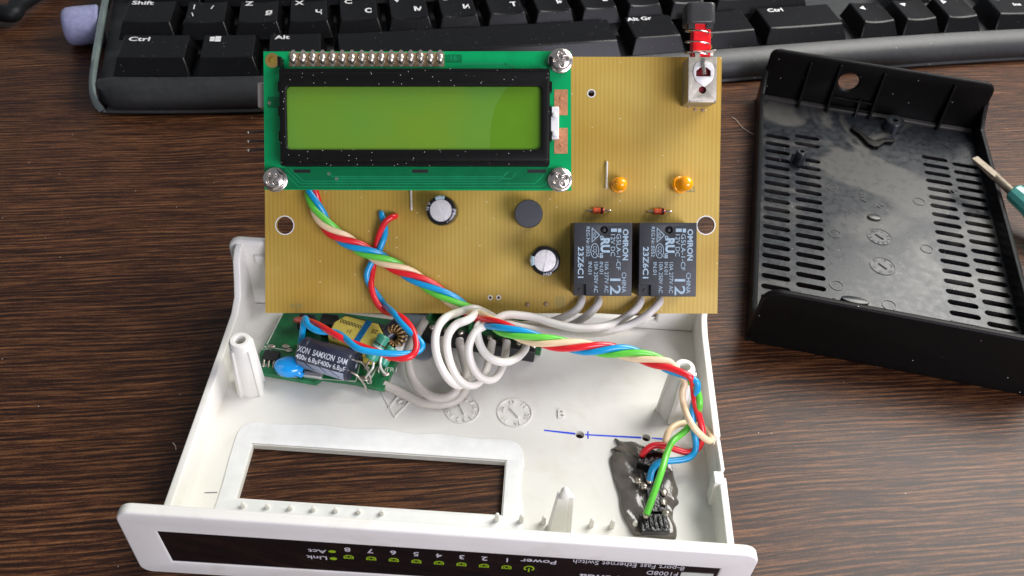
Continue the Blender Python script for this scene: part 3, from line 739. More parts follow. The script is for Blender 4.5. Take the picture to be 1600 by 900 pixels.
        for r_ in range(nr+1):
            rr = 2.75*r_/nr; ring = []
            for k in range(seg):
                a = 2*math.pi*k/seg; X, Y = rr*math.cos(a), rr*math.sin(a)
                z = hh+0.35+1.15*math.sqrt(max(0, 1-(rr/2.95)**2))
                xr = X*math.cos(a0)+Y*math.sin(a0); yr = -X*math.sin(a0)+Y*math.cos(a0)
                d = min(max(abs(xr)-1.55, 0)+max(abs(yr)-0.3, 0)*2.5, max(abs(yr)-1.55, 0)+max(abs(xr)-0.3, 0)*2.5)
                z -= 0.9*max(0, 1-d/0.5)
                ring.append(bm.verts.new((X, Y, z)))
                if r_ == 0: break
            rings.append(ring)
        for r_ in range(nr):
            for k in range(seg):
                j = (k+1) % seg
                if r_ == 0: bm.faces.new([rings[0][0], rings[1][k], rings[1][j]])
                else: bm.faces.new([rings[r_][k], rings[r_+1][k], rings[r_+1][j], rings[r_][j]])
        bot = [bm.verts.new((2.75*math.cos(2*math.pi*k/seg), 2.75*math.sin(2*math.pi*k/seg), H+1.9)) for k in range(seg)]
        for k in range(seg): bm.faces.new([rings[-1][k], bot[k], bot[(k+1) % seg], rings[-1][(k+1) % seg]])
        obj('head', bm, 'steel', E_, sharp=50)
        bm = bmesh.new(); lathe(bm, [(1.5, -3.5), (1.5, H+0.5)], seg=18); obj('shank', bm, 'steel', E_)

    # ---- relays
    def relay(px, py, px2, py2):
        hr = 15.4
        a = B(px, py2, hr); b = B(px2, py, hr)
        x0, y0, x1, y1 = a[0], a[1], b[0], b[1]
        E_ = empty('relay'); E_.parent = R_; E_.location = Vector((x0, y0, 0))*S
        w, h = x1-x0, y1-y0
        bm = bmesh.new()
        ky = h-(1.6); kx = w*0.515
        rec = [(-0.0, 0.0)]
        prism(bm, [[(0, 3.2), (3.2, 3.2), (3.2, 0), (w, 0), (w, h), (0, h)], circ(kx, h-1.9, 1.0, 24)], hr-1.2, hr, None, 0.12)
        box(bm, (w/2, h/2, (hr-1.1)/2+0.15), (w, h, hr-1.4))
        obj('housing', bm, 'relay', E_, bevel=0.15)
        bm = bmesh.new(); lathe(bm, [(0.75, hr-1.15), (0.72, hr-0.5), (0.45, hr-0.3), (0, hr-0.28)], (kx, h-1.9, 0), seg=20)
        lathe(bm, [(0.55, hr-1.15), (0.52, hr-0.75), (0, hr-0.75)], (1.8, 1.5, 0), seg=14)
        box(bm, (1.55, 1.6, hr-1.12), (2.9, 3.0, 0.1))
        obj('vent_plug', bm, 'relay_dark', E_)
        # printing: rotated a quarter turn clockwise
        bm = bmesh.new(); zt = hr+0.02
        fx = lambda X: (X-88)/487*w; fy = lambda Y: h-(Y-95)/605*h      # measured on an enlarged view of the lid
        def tt(s, X, Ya, Yb, size, bold=0.0):
            cu = bpy.data.curves.new('t', 'FONT'); cu.body = s; cu.size = size
            o = bpy.data.objects.new('t', cu); me = o.to_mesh(); xs = [v.co.x for v in me.vertices]; L_ = max(xs)-min(xs); o.to_mesh_clear()
            want = fy(Ya)-fy(Yb)
            text(bm, s, size, T3(fx(X), fy((Ya+Yb)/2), zt, -90), th=0.03, bold=bold, sx=want/L_)
            bpy.data.objects.remove(o); bpy.data.curves.remove(cu)
        tt('OMRON', 517, 150, 403, 2.0, 0.03); tt('CHINA', 507, 503, 672, 1.7)
        tt('G5LA-1-CF', 460, 186, 484, 1.7); tt('12V DC', 412, 186, 366, 1.7)
        tt('12', 432, 543, 672, 4.0, 0.01)
        tt('10A 277V AC', 360, 415, 668, 1.5); tt('IN.01', 317, 420, 520, 1.4)
        tt('10A 250V AC', 272, 415, 668, 1.5); tt('IN.01', 222, 420, 522, 1.4)
        tt('REG.Nr.B052', 203, 127, 372, 1.3); tt('23Z6C1', 142, 300, 555, 2.1, 0.02)
        tt('c', 324, 203, 222, 1.9, 0.03); tt('us', 322, 345, 384, 1.7, 0.03)
        tt('RU', 345, 225, 335, 3.2, 0.05)
        tt('CQC', 262, 288, 362, 1.5); tt('VDE', 256, 172, 222, 1.1)
        prism(bm, [circ(fx(262), fy(325), 61/605*h, 28, 36/487*w), circ(fx(262), fy(325), 56/605*h, 28, 31/487*w)], zt, zt+0.03)
        t1 = [(fx(236), fy(133)), (fx(236), fy(258)), (fx(305), fy(196))]; t2 = [(fx(241), fy(144)), (fx(241), fy(247)), (fx(296), fy(196))]
        prism(bm, [t1, t2], zt, zt+0.03)
        prism(bm, [[(fx(397), fy(170)), (fx(446), fy(170)), (fx(446), fy(143)), (fx(397), fy(143))]], zt, zt+0.03)
        prism(bm, [[(fx(455), fy(174)), (fx(483), fy(174)), (fx(483), fy(143)), (fx(455), fy(143))]], zt, zt+0.03)
        obj('lettering', bm, 'relay_print', E_)
        return E_
    r1 = relay(896.6, 348, 988, 462.5); r1['label'] = 'grey power relay, the left one, beside the round capacitor'
    r2 = relay(998, 348, 1089, 463.5); r2['label'] = 'grey power relay, the right one, under the board hole'

    # ---- electrolytic capacitors standing up
    def cap(px, py, rot, cross, top=11.5, R=4.15):
        c = B(px, py, top); E_ = empty('electrolytic_capacitor'); E_.parent = R_; E_.location = Vector((c[0], c[1], 0))*S
        bm = bmesh.new()
        lathe(bm, [(R-.2, 0.4), (R, 0.9), (R, 1.6), (R-.22, 2.0), (R, 2.5), (R, top-0.9), (R-0.25, top-0.25), (R-0.75, top), (R-1.05, top+0.02), (R-1.15, top-0.25)], seg=40)
        obj('sleeve', bm, 'sleeve', E_)
        bm = bmesh.new(); lathe(bm, [(R-1.12, top-0.3), (0, top-0.12)], seg=40); td = obj('metal_top', bm, 'alu', E_)
        bm = bmesh.new()
        for k in range(2 if cross else 1):
            q = Matrix.Rotation(math.radians(rot+90*k), 3, 'Z')
            for sgn in (-1, 1):
                box(bm, tuple(q @ Vector((0, sgn*0.09, top-0.16))), ((R-1.2)*2, 0.07, 0.16), q)
        obj('score_line', bm, 'white_part', td)
        # stripe: a sector of the sleeve
        bm = bmesh.new(); a0 = math.radians(rot-20+(45 if cross else 0))
        a0 = math.radians(95 if not cross else 180)
        def ringp(r, z, a): return (r*math.cos(a), r*math.sin(a), z)
        angs = [a0-0.36+0.72*k/8 for k in range(9)]; prf = [(R+0.02, 2.8), (R+0.02, top-0.9), (R-0.22, top-0.22), (R-0.75, top+0.03), (R-1.05, top+0.05)]
        g = [[bm.verts.new(ringp(r, z, a)) for a in angs] for r, z in prf]
        for A, Bq in zip(g, g[1:]):
            for k in range(8): bm.faces.new([A[k], A[k+1], Bq[k+1], Bq[k]])
        sp = obj('polarity_stripe', bm, 'sleeve_stripe', E_)
        so = sp.modifiers.new('t', 'SOLIDIFY'); so.thickness = 0.003
        bm = bmesh.new()
        for s_, ang in (('V', 150), ('16', 172), ('0', a0*57.3), ('(M)', -5), ('-', -60)) if not cross else (('0', a0*57.3), ('47', -70), ('.', -100), ('16V', -85)):
            a = math.radians(ang); text(bm, s_, 1.2, T3((R-0.5)*math.cos(a), (R-0.5)*math.sin(a), top-0.0, ang-90) @ Matrix.Rotation(math.radians(-22), 4, 'X'), th=0.03, mi=0)
        obj('lettering', bm, 'cap_print', E_)
        return E_
    cap(689, 329, 118, False)['label'] = 'round capacitor under the display, seen end on'
    cap(852, 407.5, 80, True)['label'] = 'round capacitor left of the relays, with a cross on its end'
    # ---- buzzer
    c = B(826, 334, 8.5); bm = bmesh.new()
    lathe(bm, [(3.8, 0.3), (3.95, 0.6), (3.95, 7.9), (3.7, 8.4), (0, 8.45)], seg=44)
    o = obj('buzzer', bm, 'buzzer', R_); o.location = Vector((c[0], c[1], 0))*S
    tag(o, 'round matt dark grey disc component')
    # ---- wire links
    for (x0, y0, x1, y1) in ((642, 292, 643, 327), (948.5, 254, 947.5, 293)):
        a = B(x0, y0, .8); b = B(x1, y1, .8); bm = bmesh.new()
        tube(bm, relax(catmull([(a[0], a[1], -0.3), (a[0], a[1], 0.6), (a[0], a[1]-0.5, 0.85), (b[0], b[1]+0.5, 0.85), (b[0], b[1], 0.6), (b[0], b[1], -0.3)], 6)), 0.3, 10)
        obj('wire_link', bm, 'bright_tin', R_)
    # ---- lamps
    def led(px, py, tilt, az, r=1.95):
        E_ = empty('indicator_lamp'); E_.parent = R_
        c = B(px, py, 4.2); base = Vector((c[0], c[1], 0.0))
        ax = Vector((math.sin(tilt)*math.cos(az), math.sin(tilt)*math.sin(az), math.cos(tilt)))
        o0 = base-Vector((ax.x, ax.y, 0))*4.2+Vector((0, 0, 0.5+2.0*math.sin(tilt)))
        bm = bmesh.new()
        lathe(bm, [(0, 0), (r+.3, 0), (r+.3, .9), (r, .95), (r, 3.0)]+[(r*math.cos(t), 3.0+r*math.sin(t)) for t in [math.radians(10*k) for k in range(1, 9)]]+[(0, 3.0+r)], o0, ax, seg=30)
        obj('lens', bm, 'orange', E_)
        bm = bmesh.new()
        for d in (-0.6, 0.6):
            s_ = Vector((-math.sin(az), math.cos(az), 0))*d
            e = o0+s_; tube(bm, [tuple(e+ax*0.3), tuple(e-ax*0.5), (e.x-ax.x*0.9, e.y-ax.y*0.9, 0)], 0.25, 8)
        obj('lead', bm, 'steel', E_)
    led(970, 286.5, 0.10, 1.0); led(1075, 286.5, 0.55, 0.15, 2.1)
    # ---- glass diodes
    for x, y in ((936, 329), (1031, 330.5)):
        E_ = empty('glass_diode'); E_.parent = R_; c = B(x, y, 1.2); E_.location = Vector((c[0], c[1], 0))*S
        bm = bmesh.new(); lathe(bm, [(0, -1.7), (.7, -1.65), (.92, -1.4), (.92, -.6), (.8, -.2), (.92, .2), (.92, 1.2), (.7, 1.6), (0, 1.65)], (-0.15, 0, 1.1), (1, 0, 0), seg=20)
        obj('body', bm, 'diode_red', E_)
        bm = bmesh.new(); lathe(bm, [(.95, .55), (.95, 1.25)], (-0.15, 0, 1.1), (1, 0, 0), seg=20); obj('band', bm, 'diode_dark', E_)
        bm = bmesh.new(); tube(bm, relax(catmull([(-3.4, 0, -.3), (-3.3, 0, .7), (-2.8, 0, 1.1), (2.6, 0, 1.1), (3.2, 0, .8), (3.3, 0, -.3)], 6)), 0.27, 8); obj('lead', bm, 'steel', E_)
    # ---- push switch with knob
    E_ = empty('push_switch'); E_.parent = R_
    hs = 9.0
    a = B(1075, 160, hs); b = B(1120.5, 89, hs)
    x0, y0, x1, y1 = a[0], a[1], b[0], b[1]; w, h = x1-x0, y1-y0; cx = (x0+x1)/2
    bm = bmesh.new()
    hx, hy = B(1097.6, 140.6, hs)[:2]
    wp = [B(x, y, hs)[:2] for x, y in ((1087, 120), (1110.5, 120), (1110.5, 111), (1104, 105), (1094, 105), (1087, 111))]
    prism(bm, [[(x0+.5, y0), (x1-.5, y0), (x1-.5, y0+.5), (x1, y0+.5), (x1, y1), (x0, y1), (x0, y0+.5), (x0+.5, y0+.5)], circ(hx, hy, 1.0, 20), wp], hs-.4, hs, None, 0.1)
    box(bm, (x0+.2, (y0+y1)/2, hs/2), (.4, h, hs-.4)); box(bm, (x1-.2, (y0+y1)/2, hs/2), (.4, h, hs-.4))
    box(bm, (cx, y0+.2, hs/2), (w-1, .4, hs-.6))
    obj('metal_housing', bm, 'tin', E_, bevel=0.08)
    bm = bmesh.new(); box(bm, (cx, (y0+y1)/2-0.2, hs/2-0.6), (w-1.2, h-1.2, hs-1.4)); obj('slider', bm, 'dark_red', E_)
    bm = bmesh.new()
    hp = [B(x, y, hs)[:2] for x, y in ((1100, 136), (1087, 126), (1083, 113), (1086, 101), (1094, 96), (1104, 96), (1113, 101), (1116, 113), (1112, 126))]
    hp = [(p[0], p[1]) for p in catmull([(*p, 0) for p in hp]+[(*hp[0], 0)], 4)][:-1]
    wq = [B(x, y, hs)[:2] for x, y in ((1087.5, 119.5), (1110, 119.5), (1110, 111), (1104, 105.5), (1094, 105.5), (1087.5, 111))]
    prism(bm, [hp, wq], hs+.01, hs+.28, None, 0.05); obj('heart_cam', bm, 'alu', E_)
    bm = bmesh.new(); p = [B(1099, 92, hs), B(1098, 100, hs), B(1100, 117, hs)]
    tube(bm, [(q[0], q[1], hs+.75) for q in p], 0.5, 10); obj('latch_wire', bm, 'steel', E_)
    bm = bmesh.new(); box(bm, (cx+.3, y1+.9, hs-1.3), (w-2.2, 2.2, .5), Matrix.Rotation(.35, 3, 'X')); box(bm, (cx-1.4, y1+.7, hs-.9), (1.4, 1.6, 1.6)); box(bm, (cx+2.0, y1+1.5, hs-.6), (3.0, .5, 2.2), Matrix.Rotation(.2, 3, 'Z'))
    obj('front_bracket', bm, 'tin', E_, bevel=0.1)
    bm = bmesh.new(); yk = B(1095, 41, hs-3)[1]
    box(bm, (cx-.1, (y1+yk)/2, hs-3.2), (4.8, yk-y1+2.5, 4.8)); box(bm, (cx-2.0, y1+2.4, hs-1.6), (1.2, 5.5, 1.6))
    obj('plunger', bm, 'red_plastic', E_, bevel=0.35)
    bm = bmesh.new(); pts = []
    n = 90
    for k in range(n+1):
        t = k/n; an = t*2.6*2*math.pi+1.0
        pts.append((cx-.5+3.6*math.cos(an), y1+.8+(yk-y1-1.2)*t, hs-3.6+3.6*math.sin(an)))
    tube(bm, pts, 0.22, 6); obj('spring', bm, 'steel', E_)
    bm = bmesh.new(); yt = B(1095, 5, hs-1)[1]
    kx0 = B(1073, 20, hs)[0]; kx1 = B(1118.5, 20, hs)[0]
    prism(bm, [rrect(kx0, hs-7.6, kx1, hs+.6, 1.6)], -(yt), -(yk+0.1), Matrix(((1, 0, 0, 0), (0, 0, -1, 0), (0, 1, 0, 0), (0, 0, 0, 1))), 0.5, res=3)
    for sx_ in (kx0+1.5, kx1-1.5): box(bm, (sx_, yk-.5, hs-1.5), (1.8, 1.6, 2.6))
    tag(obj('knob', bm, 'knob', E_), 'glossy dark grey push knob')
    return R_
BOARD = build_board()

# ================================================================== wires
RW = 0.89
def wire(name, pts, m, parent=None, r=RW, n=8, it=2, origin=None):
    bm = bmesh.new(); tube(bm, relax(catmull(pts, n), it), r, 12)
    return obj(name, bm, m, parent, sharp=80, origin=origin)

# four-strand twist
def twist():
    C = [BW(486, 298, 3.0), BW(490, 312, 3.4), BW(499, 335, 3.6), BW(518, 360, 3.8), BW(556, 384, 3.8), BW(606, 410, 3.8), BW(655, 437, 3.8), BW(700, 465, 4.0), BW(738, 489, 4.8),
         up(780, 511, 25.5), up(845, 532, 26.0), up(915, 543, 26.3), up(975, 550, 26.3), up(1025, 564, 26.0), up(1062, 579, 25.6)]
    P = catmull([tuple(p) for p in C], 14); P = relax(P, 6)
    L_ = [0]
    for a, b in zip(P, P[1:]): L_.append(L_[-1]+np.linalg.norm(b-a))
    E_ = empty('twisted_cable', P[0])
    tag(E_, 'thick twist of red, blue, green and cream wires running diagonally to the glued socket', 'cable')
    rad = 1.25
    tails = {   # after the twist opens on the right-hand post
      'w_blue':  [up(1083, 592, 25.5), up(1090, 604, 24), up(1085, 625, 20), up(1081, 650, 16), up(1086, 682, 12), up(1087, 702, 9), up(1076, 716, 8), up(1050, 720, 8), up(1030, 722, 8.5), up(1019, 734, 8), up(1015, 750, 6)],
      'w_green': [up(1082, 600, 23.5), up(1091, 615, 22), up(1093, 634, 20), up(1087, 653, 14), up(1070, 674, 11.5), up(1052, 688, 11), up(1043, 705, 11.5), up(1034, 735, 11.5), up(1022, 770, 9.5), up(1010, 804, 7)],
      'w_cream': [up(1070, 594, 24.0), up(1066, 610, 22), up(1068, 632, 19), up(1076, 655, 19.5), up(1090, 675, 17.5), up(1107, 689, 14), up(1112, 684, 11), up(1103, 671, 9), up(1085, 662, 8), up(1062, 662, 8), up(1046, 672, 8), up(1040, 688, 7), up(1036, 706, 5.5)],
      'w_red':   [up(1078, 588, 26.3), up(1083, 606, 22.5), up(1086, 630, 20), up(1095, 660, 15), up(1098, 682, 12), up(1091, 700, 9), up(1075, 707, 8), up(1055, 702, 8.5), up(1036, 696, 9), up(1018, 697, 9), up(1005, 708, 7.5), up(1004, 714, 5.5)]}
    ph = {'w_blue': 0.0, 'w_green': -math.pi/2, 'w_cream': -math.pi, 'w_red': -1.5*math.pi}
    PX = np.array([proj(p)[0] for p in P])
    marks = [L_[int(np.argmin(np.abs(PX-x)))] for x in (542, 641, 759, 910, 1052)]
    marks = [marks[0]-21.0]+marks+[marks[-1]+26]
    def turn(s_):
        if s_ < marks[0]: return (s_-marks[0])/21.0
        return float(np.interp(s_, marks, range(len(marks))))
    for wm in ('w_red', 'w_blue', 'w_green', 'w_cream'):
        pts = []
        for i in range(0, len(P), 2):
            p = P[i]; t = P[min(i+1, len(P)-1)]-P[max(i-1, 0)]; t = t/np.linalg.norm(t)
            f = CAM-p; f = f-t*(f @ t); f /= np.linalg.norm(f); u = np.cross(f, t); u = u if u[1]+u[2] > 0 else -u
            th = 2*math.pi*turn(L_[i])+ph[wm]-ph['w_red']
            pts.append(p+rad*(f*math.cos(th)+u*math.sin(th)))
        k = 4
        tl = tails[wm]
        allp = relax(catmull([tuple(q) for q in pts], 3), 1)
        cut = [tuple(q) for q in allp[:-10]]
        tail = relax(catmull([cut[-1]]+[tuple(q) for q in tl], 8), 3)
        full = relax([np.array(q) for q in cut]+tail[1:], 3)
        bm = bmesh.new(); tube(bm, full, RW, 12)
        o = obj('wire', bm, wm, E_, sharp=80, origin=tuple(P[0])); o.location = (0, 0, 0)
        o['label'] = {'w_red': 'red', 'w_blue': 'blue', 'w_green': 'green', 'w_cream': 'cream'}[wm]+' wire of the twist'
        # bare end
        q = full[-1]; bm = bmesh.new(); blob(bm, tuple(q-np.array([0, 0, .3])), 0.9, 1, 1.2, .8, 2, 0.15); 
        oo = obj('bare_end', bm, 'solder', o, sharp=80, origin=tuple(P[0])); oo.location = (0, 0, 0)
twist()

# red and blue supply pair
def pair():
    red = [BW(618, 337.5, -0.3), BW(617, 338, 1.5), BW(611, 340, 2.6), BW(602, 347, 2.9), BW(594, 362, 2.2), BW(589, 380, 1.3), BW(586, 400, 1.1), BW(582, 425, 1.6), BW(580, 448, 3.0), BW(587, 470, 3.6), BW(602, 487, 4.0),
           up(624, 493, 23), up(642, 511, 23), up(650, 531, 22), up(649, 549, 21), up(637, 559, 20.5), up(615, 559, 20), up(588, 549, 20), up(554, 537, 20.5), up(527, 525, 21.5), up(502, 510, 20), up(484, 502, 17), up(469, 500, 13.5), up(463, 500, 9)]
    blue = [BW(595.5, 333, -0.3), BW(596, 335, 1.2), BW(599, 345, 1.5), BW(602, 362, 1.6), BW(597, 380, 2.2), BW(590, 396, 2.0), BW(579, 413, 2.4), BW(573, 429, 2.6), BW(577, 444, 1.8), BW(587, 457, 1.5), BW(600, 475, 2.2),
            up(613, 487, 22.5), up(633, 511, 23), up(652, 528, 22), up(660, 540, 21), up(651, 550, 20), up(624, 553, 21), up(584, 550, 22), up(558, 544, 22.5), up(540, 529, 21.5), up(524, 519, 19.5), up(500, 518, 19.5), up(482, 509, 19.5), up(477, 497, 18.5), up(474, 508, 14), up(471, 530, 10), up(470, 537, 6)]
    E_ = empty('supply_wire_pair', red[0])
    tag(E_, 'red and blue wire pair looping from the yellow board down to the green power board', 'wires')
    for m, p in (('w_red', red), ('w_blue', blue)):
        bm = bmesh.new(); tube(bm, relax(catmull([tuple(q) for q in p], 8), 3), RW, 12)
        o = obj('wire', bm, m, E_, sharp=80, origin=tuple(red[0])); o.location = (0, 0, 0)
        o['label'] = 'red wire of the pair' if m == 'w_red' else 'blue wire of the pair'
pair()

# white wires from the relays to the terminal block
WG = 'white wires between the relays and the terminal block'
def white(pts, label, r=1.15, m='w_white', group=WG):
    bm = bmesh.new(); P = relax(catmull([tuple(q) for q in pts], 8), 3)
    tube(bm, P, r, 14)
    o = obj('white_wire', bm, m, None, sharp=80, origin=tuple(P[-1]))
    return tag(o, label, 'wire', group)
white([BW(909, 466, -.2), BW(908, 472, 1.6), BW(903, 481, 2.6), BW(890, 491, 3.0), up(860, 503, 20), up(820, 508, 19.5), up(785, 508, 20), up(760, 503, 21.5), up(747, 510, 22.5), up(746, 524, 21.5), up(753, 545, 19), up(768, 561, 17), up(790, 566, 15), up(808, 559, 12.5), up(819, 548, 10.5), up(822, 541, 9)],
      'white wire from the left pin of the left relay, ending in the small rightmost loop')
white([BW(935, 467, -.2), BW(935, 473, 1.6), BW(928, 483, 2.8), BW(912, 497, 3.4), up(885, 511, 21), up(845, 513, 20.5), up(800, 506, 20.5), up(765, 499, 22), BW(748, 487, 6.0), up(733, 499, 24.5), up(713, 507, 24), up(701, 522, 22.5), up(698, 540, 20), up(703, 566, 16.5), up(713, 588, 13.5), up(728, 601, 11), up(745, 600, 10), up(757, 585, 9.5), up(764, 562, 9), up(769, 534, 9)],
      'white wire from the left relay making the long loop second from the left')
white([BW(1001, 467, -.2), BW(1000, 473, 1.8), BW(992, 484, 3.2), BW(975, 497, 4.4), up(948, 509, 24), up(905, 513, 24), up(868, 506, 24), up(840, 497, 24), up(815, 493, 24), up(792, 492, 24), up(775, 499, 23.5), up(758, 508, 23), up(741, 521, 22), up(732, 545, 19), up(738, 572, 15), up(752, 590, 12), up(770, 593, 10.5), up(783, 578, 9.5), up(789, 556, 9), up(792, 534, 9)],
      'white wire from the left pin of the right relay, arching over the board edge')
white([BW(1031, 467, -.2), BW(1030, 473, 1.8), BW(1020, 484, 3.2), BW(1005, 496, 4.2), up(975, 511, 22.5), up(930, 521, 21.5), up(880, 520, 21), up(830, 514, 21.5), up(790, 505, 22), BW(755, 487, 4.6), BW(738, 482, 5.4), BW(716, 488, 6.2), up(694, 498, 24.5), up(682, 517, 23.5), up(680, 540, 21.5), up(685, 564, 18), up(697, 587, 14.5), up(710, 600, 11.5), up(722, 601, 9.5), up(729, 583, 8.5), up(724, 560, 8), up(718, 530, 9)],
      'white wire from the right relay making the outermost left loop')
MG = 'thicker greyish mains wires on the case floor'
white([up(600, 601, 4.0), up(615, 608, 3.6), up(635, 618, 3.4), up(660, 629, 3.4), up(688, 632, 3.4), up(710, 627, 3.6), up(724, 614, 4.2), up(730, 598, 5), up(729, 580, 6), up(723, 556, 7.5), up(718, 534, 9)],
      'greyish wire leaving the green power board corner, lower of the two on the floor', 1.3, 'w_grey', MG)
white([up(665, 500, 8), up(650, 525, 8), up(640, 548, 7.5), up(639, 570, 6.4), up(644, 590, 5.4), up(656, 608, 5.0), up(675, 620, 5.0), up(696, 621, 5.4), up(712, 611, 6.4), up(716, 590, 7.4), up(703, 562, 8.2), up(692, 540, 9), up(691, 530, 9)],
      'greyish wire curling out under the red and blue pair, upper of two', 1.3, 'w_grey', MG)

# ================================================================== terminal block
def terminal():
    a = up(684, 520, 7); b = up(824, 545, 7)
    ang = math.atan2(b[1]-a[1], b[0]-a[0])
    E_ = empty('terminal_block', (a[0]-4, a[1]+1.5, 2.0), ang)
    tag(E_, 'green and black terminal block half hidden under the yellow board', 'terminal block')
    Lb = float(np.linalg.norm((b-a)[:2]))+8
    bm = bmesh.new()
    box(bm, (Lb/2, 5.5, 2.2), (Lb, 8, 4.4)); 
    for k in range(9): box(bm, (0.6+k*(Lb-1.2)/8, 4.8, 5.4), (1.0, 6.6, 6.0))
    box(bm, (Lb/2, 8.6, 5.0), (Lb, 1.6, 8))
    obj('green_body', bm, 'term_green', E_, bevel=0.2)
    bm = bmesh.new(); box(bm, (Lb/2-1, -.2, 2.6), (Lb-1, 3.2, 4.6)); obj('front_bar', bm, 'chip', E_, bevel=0.3)
    for i in range(8):
        bm = bmesh.new(); blob(bm, (0, 0, 0), 1.0, 1, 1, .8, 2, .15, seed=i)
        o = obj('solder_joint', bm, 'solder', E_, sharp=80); o.location = Vector(((i+0.5)*Lb/8, 0.4, 5.4))*S
    return E_
terminal()
def foil():
    pts = [up(x, y, 2.4) for x, y in ((628, 478), (720, 485), (700, 540), (676, 556), (662, 562), (640, 556), (618, 540))]
    bm = bmesh.new(); P = [(p[0], p[1]) for p in catmull([tuple(p) for p in pts]+[tuple(pts[0])], 4)][:-1]
    prism(bm, [P], 2.05, 2.6, None, 0.1)
    tag(obj('insulating_pad', bm, 'plate', None, origin=(float(pts[5][0]), float(pts[5][1]), 2.05)), 'smooth blue-grey pad on the case floor beside the green terminal block', 'pad')
foil()

# ================================================================== power board
def power():
    Z = 5.0
    c0 = up(410, 582, Z); c1 = up(600, 607, Z)
    ang = math.atan2(c1[1]-c0[1], c1[0]-c0[0])
    E_ = empty('power_board', (c0[0], c0[1], 2.0), ang)
    tag(E_, 'small green power supply board with black capacitor and yellow transformer', 'circuit board')
    ca, sa = math.cos(ang), math.sin(ang)
    def L(px, py, z=Z):
        p = up(px, py, z)-np.array([c0[0], c0[1], 2.0]); return (p[0]*ca+p[1]*sa, -p[0]*sa+p[1]*ca, p[2])
    out = [L(*p)[:2] for p in ((410, 582), (493, 597), (503, 590), (557, 597), (577, 603), (600, 607), (622, 563))]
    x_r, y_r = out[-1]
    out += [(x_r+1.0, 26.0), (L(443, 489)[0]-0.3, 26.0), L(443, 489)[:2], L(405, 553)[:2]]
    zt = Z-2
    bm = bmesh.new(); prism(bm, [out], zt-1.6, zt); sub = obj('substrate', bm, 'pwr_green', E_)
    for x, y in ((3, 4), (x_r-2, 4), (4, 22), (x_r-3, 22)):
        bm = bmesh.new(); lathe(bm, [(1, 0), (1, zt-1.55)], (x, y, 0), seg=12); obj('foot', bm, 'solder', E_)
    # silkscreen
    bm = bmesh.new()
    def ln(pts, w=0.36):
        P = [L(*p)[:2] for p in pts]
        for a, b in zip(P, P[1:]):
            d = Vector((b[0]-a[0], b[1]-a[1])); d.normalize(); n = Vector((-d.y, d.x))*w/2
            prism(bm, [[(a[0]-n.x, a[1]-n.y), (b[0]-n.x, b[1]-n.y), (b[0]+n.x, b[1]+n.y), (a[0]+n.x, a[1]+n.y)]], zt+.005, zt+.03)
    ln([(441, 491), (417, 538)]); ln([(436, 576), (434, 584), (441, 588), (465, 590)], .3); ln([(466, 541), (461, 560)]); ln([(504, 581), (501, 592), (556, 596), (562, 570)], .3)
    ln([(563, 588), (580, 591), (590, 572)], .3); ln([(604, 572), (601, 581)], .3); ln([(413, 541), (440, 546), (458, 548)]); ln([(477, 581), (475, 575)])
    for s_, x, y, sz in (('DF4', 417, 545, 1.6), ('20', 413, 571, 1.6), ('TR1', 612, 578, 2.2), ('R1', 594, 579, 1.6), ('0.', 577, 597, 2.0)):
        q = L(x, y); text(bm, s_, sz, T3(q[0], q[1], zt+.02, 8), th=.02, bold=.01)
    obj('silkscreen', bm, 'silk', sub)
    # chip with legs
    q = L(424, 557, Z+1)
    E2 = empty('bridge_chip'); E2.parent = E_; E2.location = Vector((q[0], q[1], zt))*S
    bm = bmesh.new(); box(bm, (0, 0, 1.0), (4.4, 3.2, 1.8)); obj('body', bm, 'chip', E2, bevel=.2)
    bm = bmesh.new()
    for k in range(3):
        tube(bm, [(-1.5+1.4*k, -1.5, 1.0), (-1.5+1.4*k, -2.2, .9), (-1.5+1.4*k, -2.6, .2), (-1.5+1.4*k, -3.4, .15)], .3, 6)
    obj('leg', bm, 'solder', E2)
    # blue ceramic drop
    q = L(451, 571, Z+3); q2 = L(473, 588, Z+1)
    bm = bmesh.new(); blob(bm, (0, 0, 0), 1.0, 4.2, 3.2, 2.6, 3, 0.03, seed=3)
    d = Vector((q2[0]-q[0], q2[1]-q[1], -1.4))
    tube(bm, [(d.x*.35, d.y*.35, -0.1), (d.x*.6, d.y*.6, -.4), (d.x*.85, d.y*.85, -.9), (d.x, d.y, d.z)], 1, 14, rads=[2.3, 1.6, .95, .7])
    o = obj('ceramic_capacitor', bm, 'ceramic_blue', E_, sharp=80); o.location = Vector((q[0], q[1], zt+2.4))*S
    tag(o, 'bright blue drop-shaped capacitor')
    # big lying capacitor
    a = np.array(L(471, 546, Z+5.5)); b = np.array(L(551, 569, Z+5.5))
    ax = Vector(tuple(b-a)); ax.z = 0; Lc = ax.length; ax.normalize()
    R = 4.45
    E3 = empty('large_capacitor'); E3.parent = E_
    q3 = Matrix(((ax.x, -ax.y, 0), (ax.y, ax.x, 0), (0, 0, 1)))
    m3 = Matrix.Translation(Vector((a[0], a[1], zt+R+0.2))*S) @ q3.to_4x4()
    E3.matrix_local = m3
    bm = bmesh.new()
    lathe(bm, [(R-1.1, .05), (R-.5, 0), (R, .5), (R, 1.8), (R-.3, 2.3), (R, 2.8), (R, Lc-.8), (R-.3, Lc-.15), (R-.8, Lc)], (0, 0, 0), (1, 0, 0), seg=48)
    lathe(bm, [(0, .35), (R-1.1, .1)], (0, 0, 0), (1, 0, 0), seg=32)
    lathe(bm, [(R-.8, Lc), (R-1.1, Lc-.4), (0, Lc-.4)], (0, 0, 0), (1, 0, 0), seg=32)
    obj('sleeve', bm, 'cap_sleeve', E3)
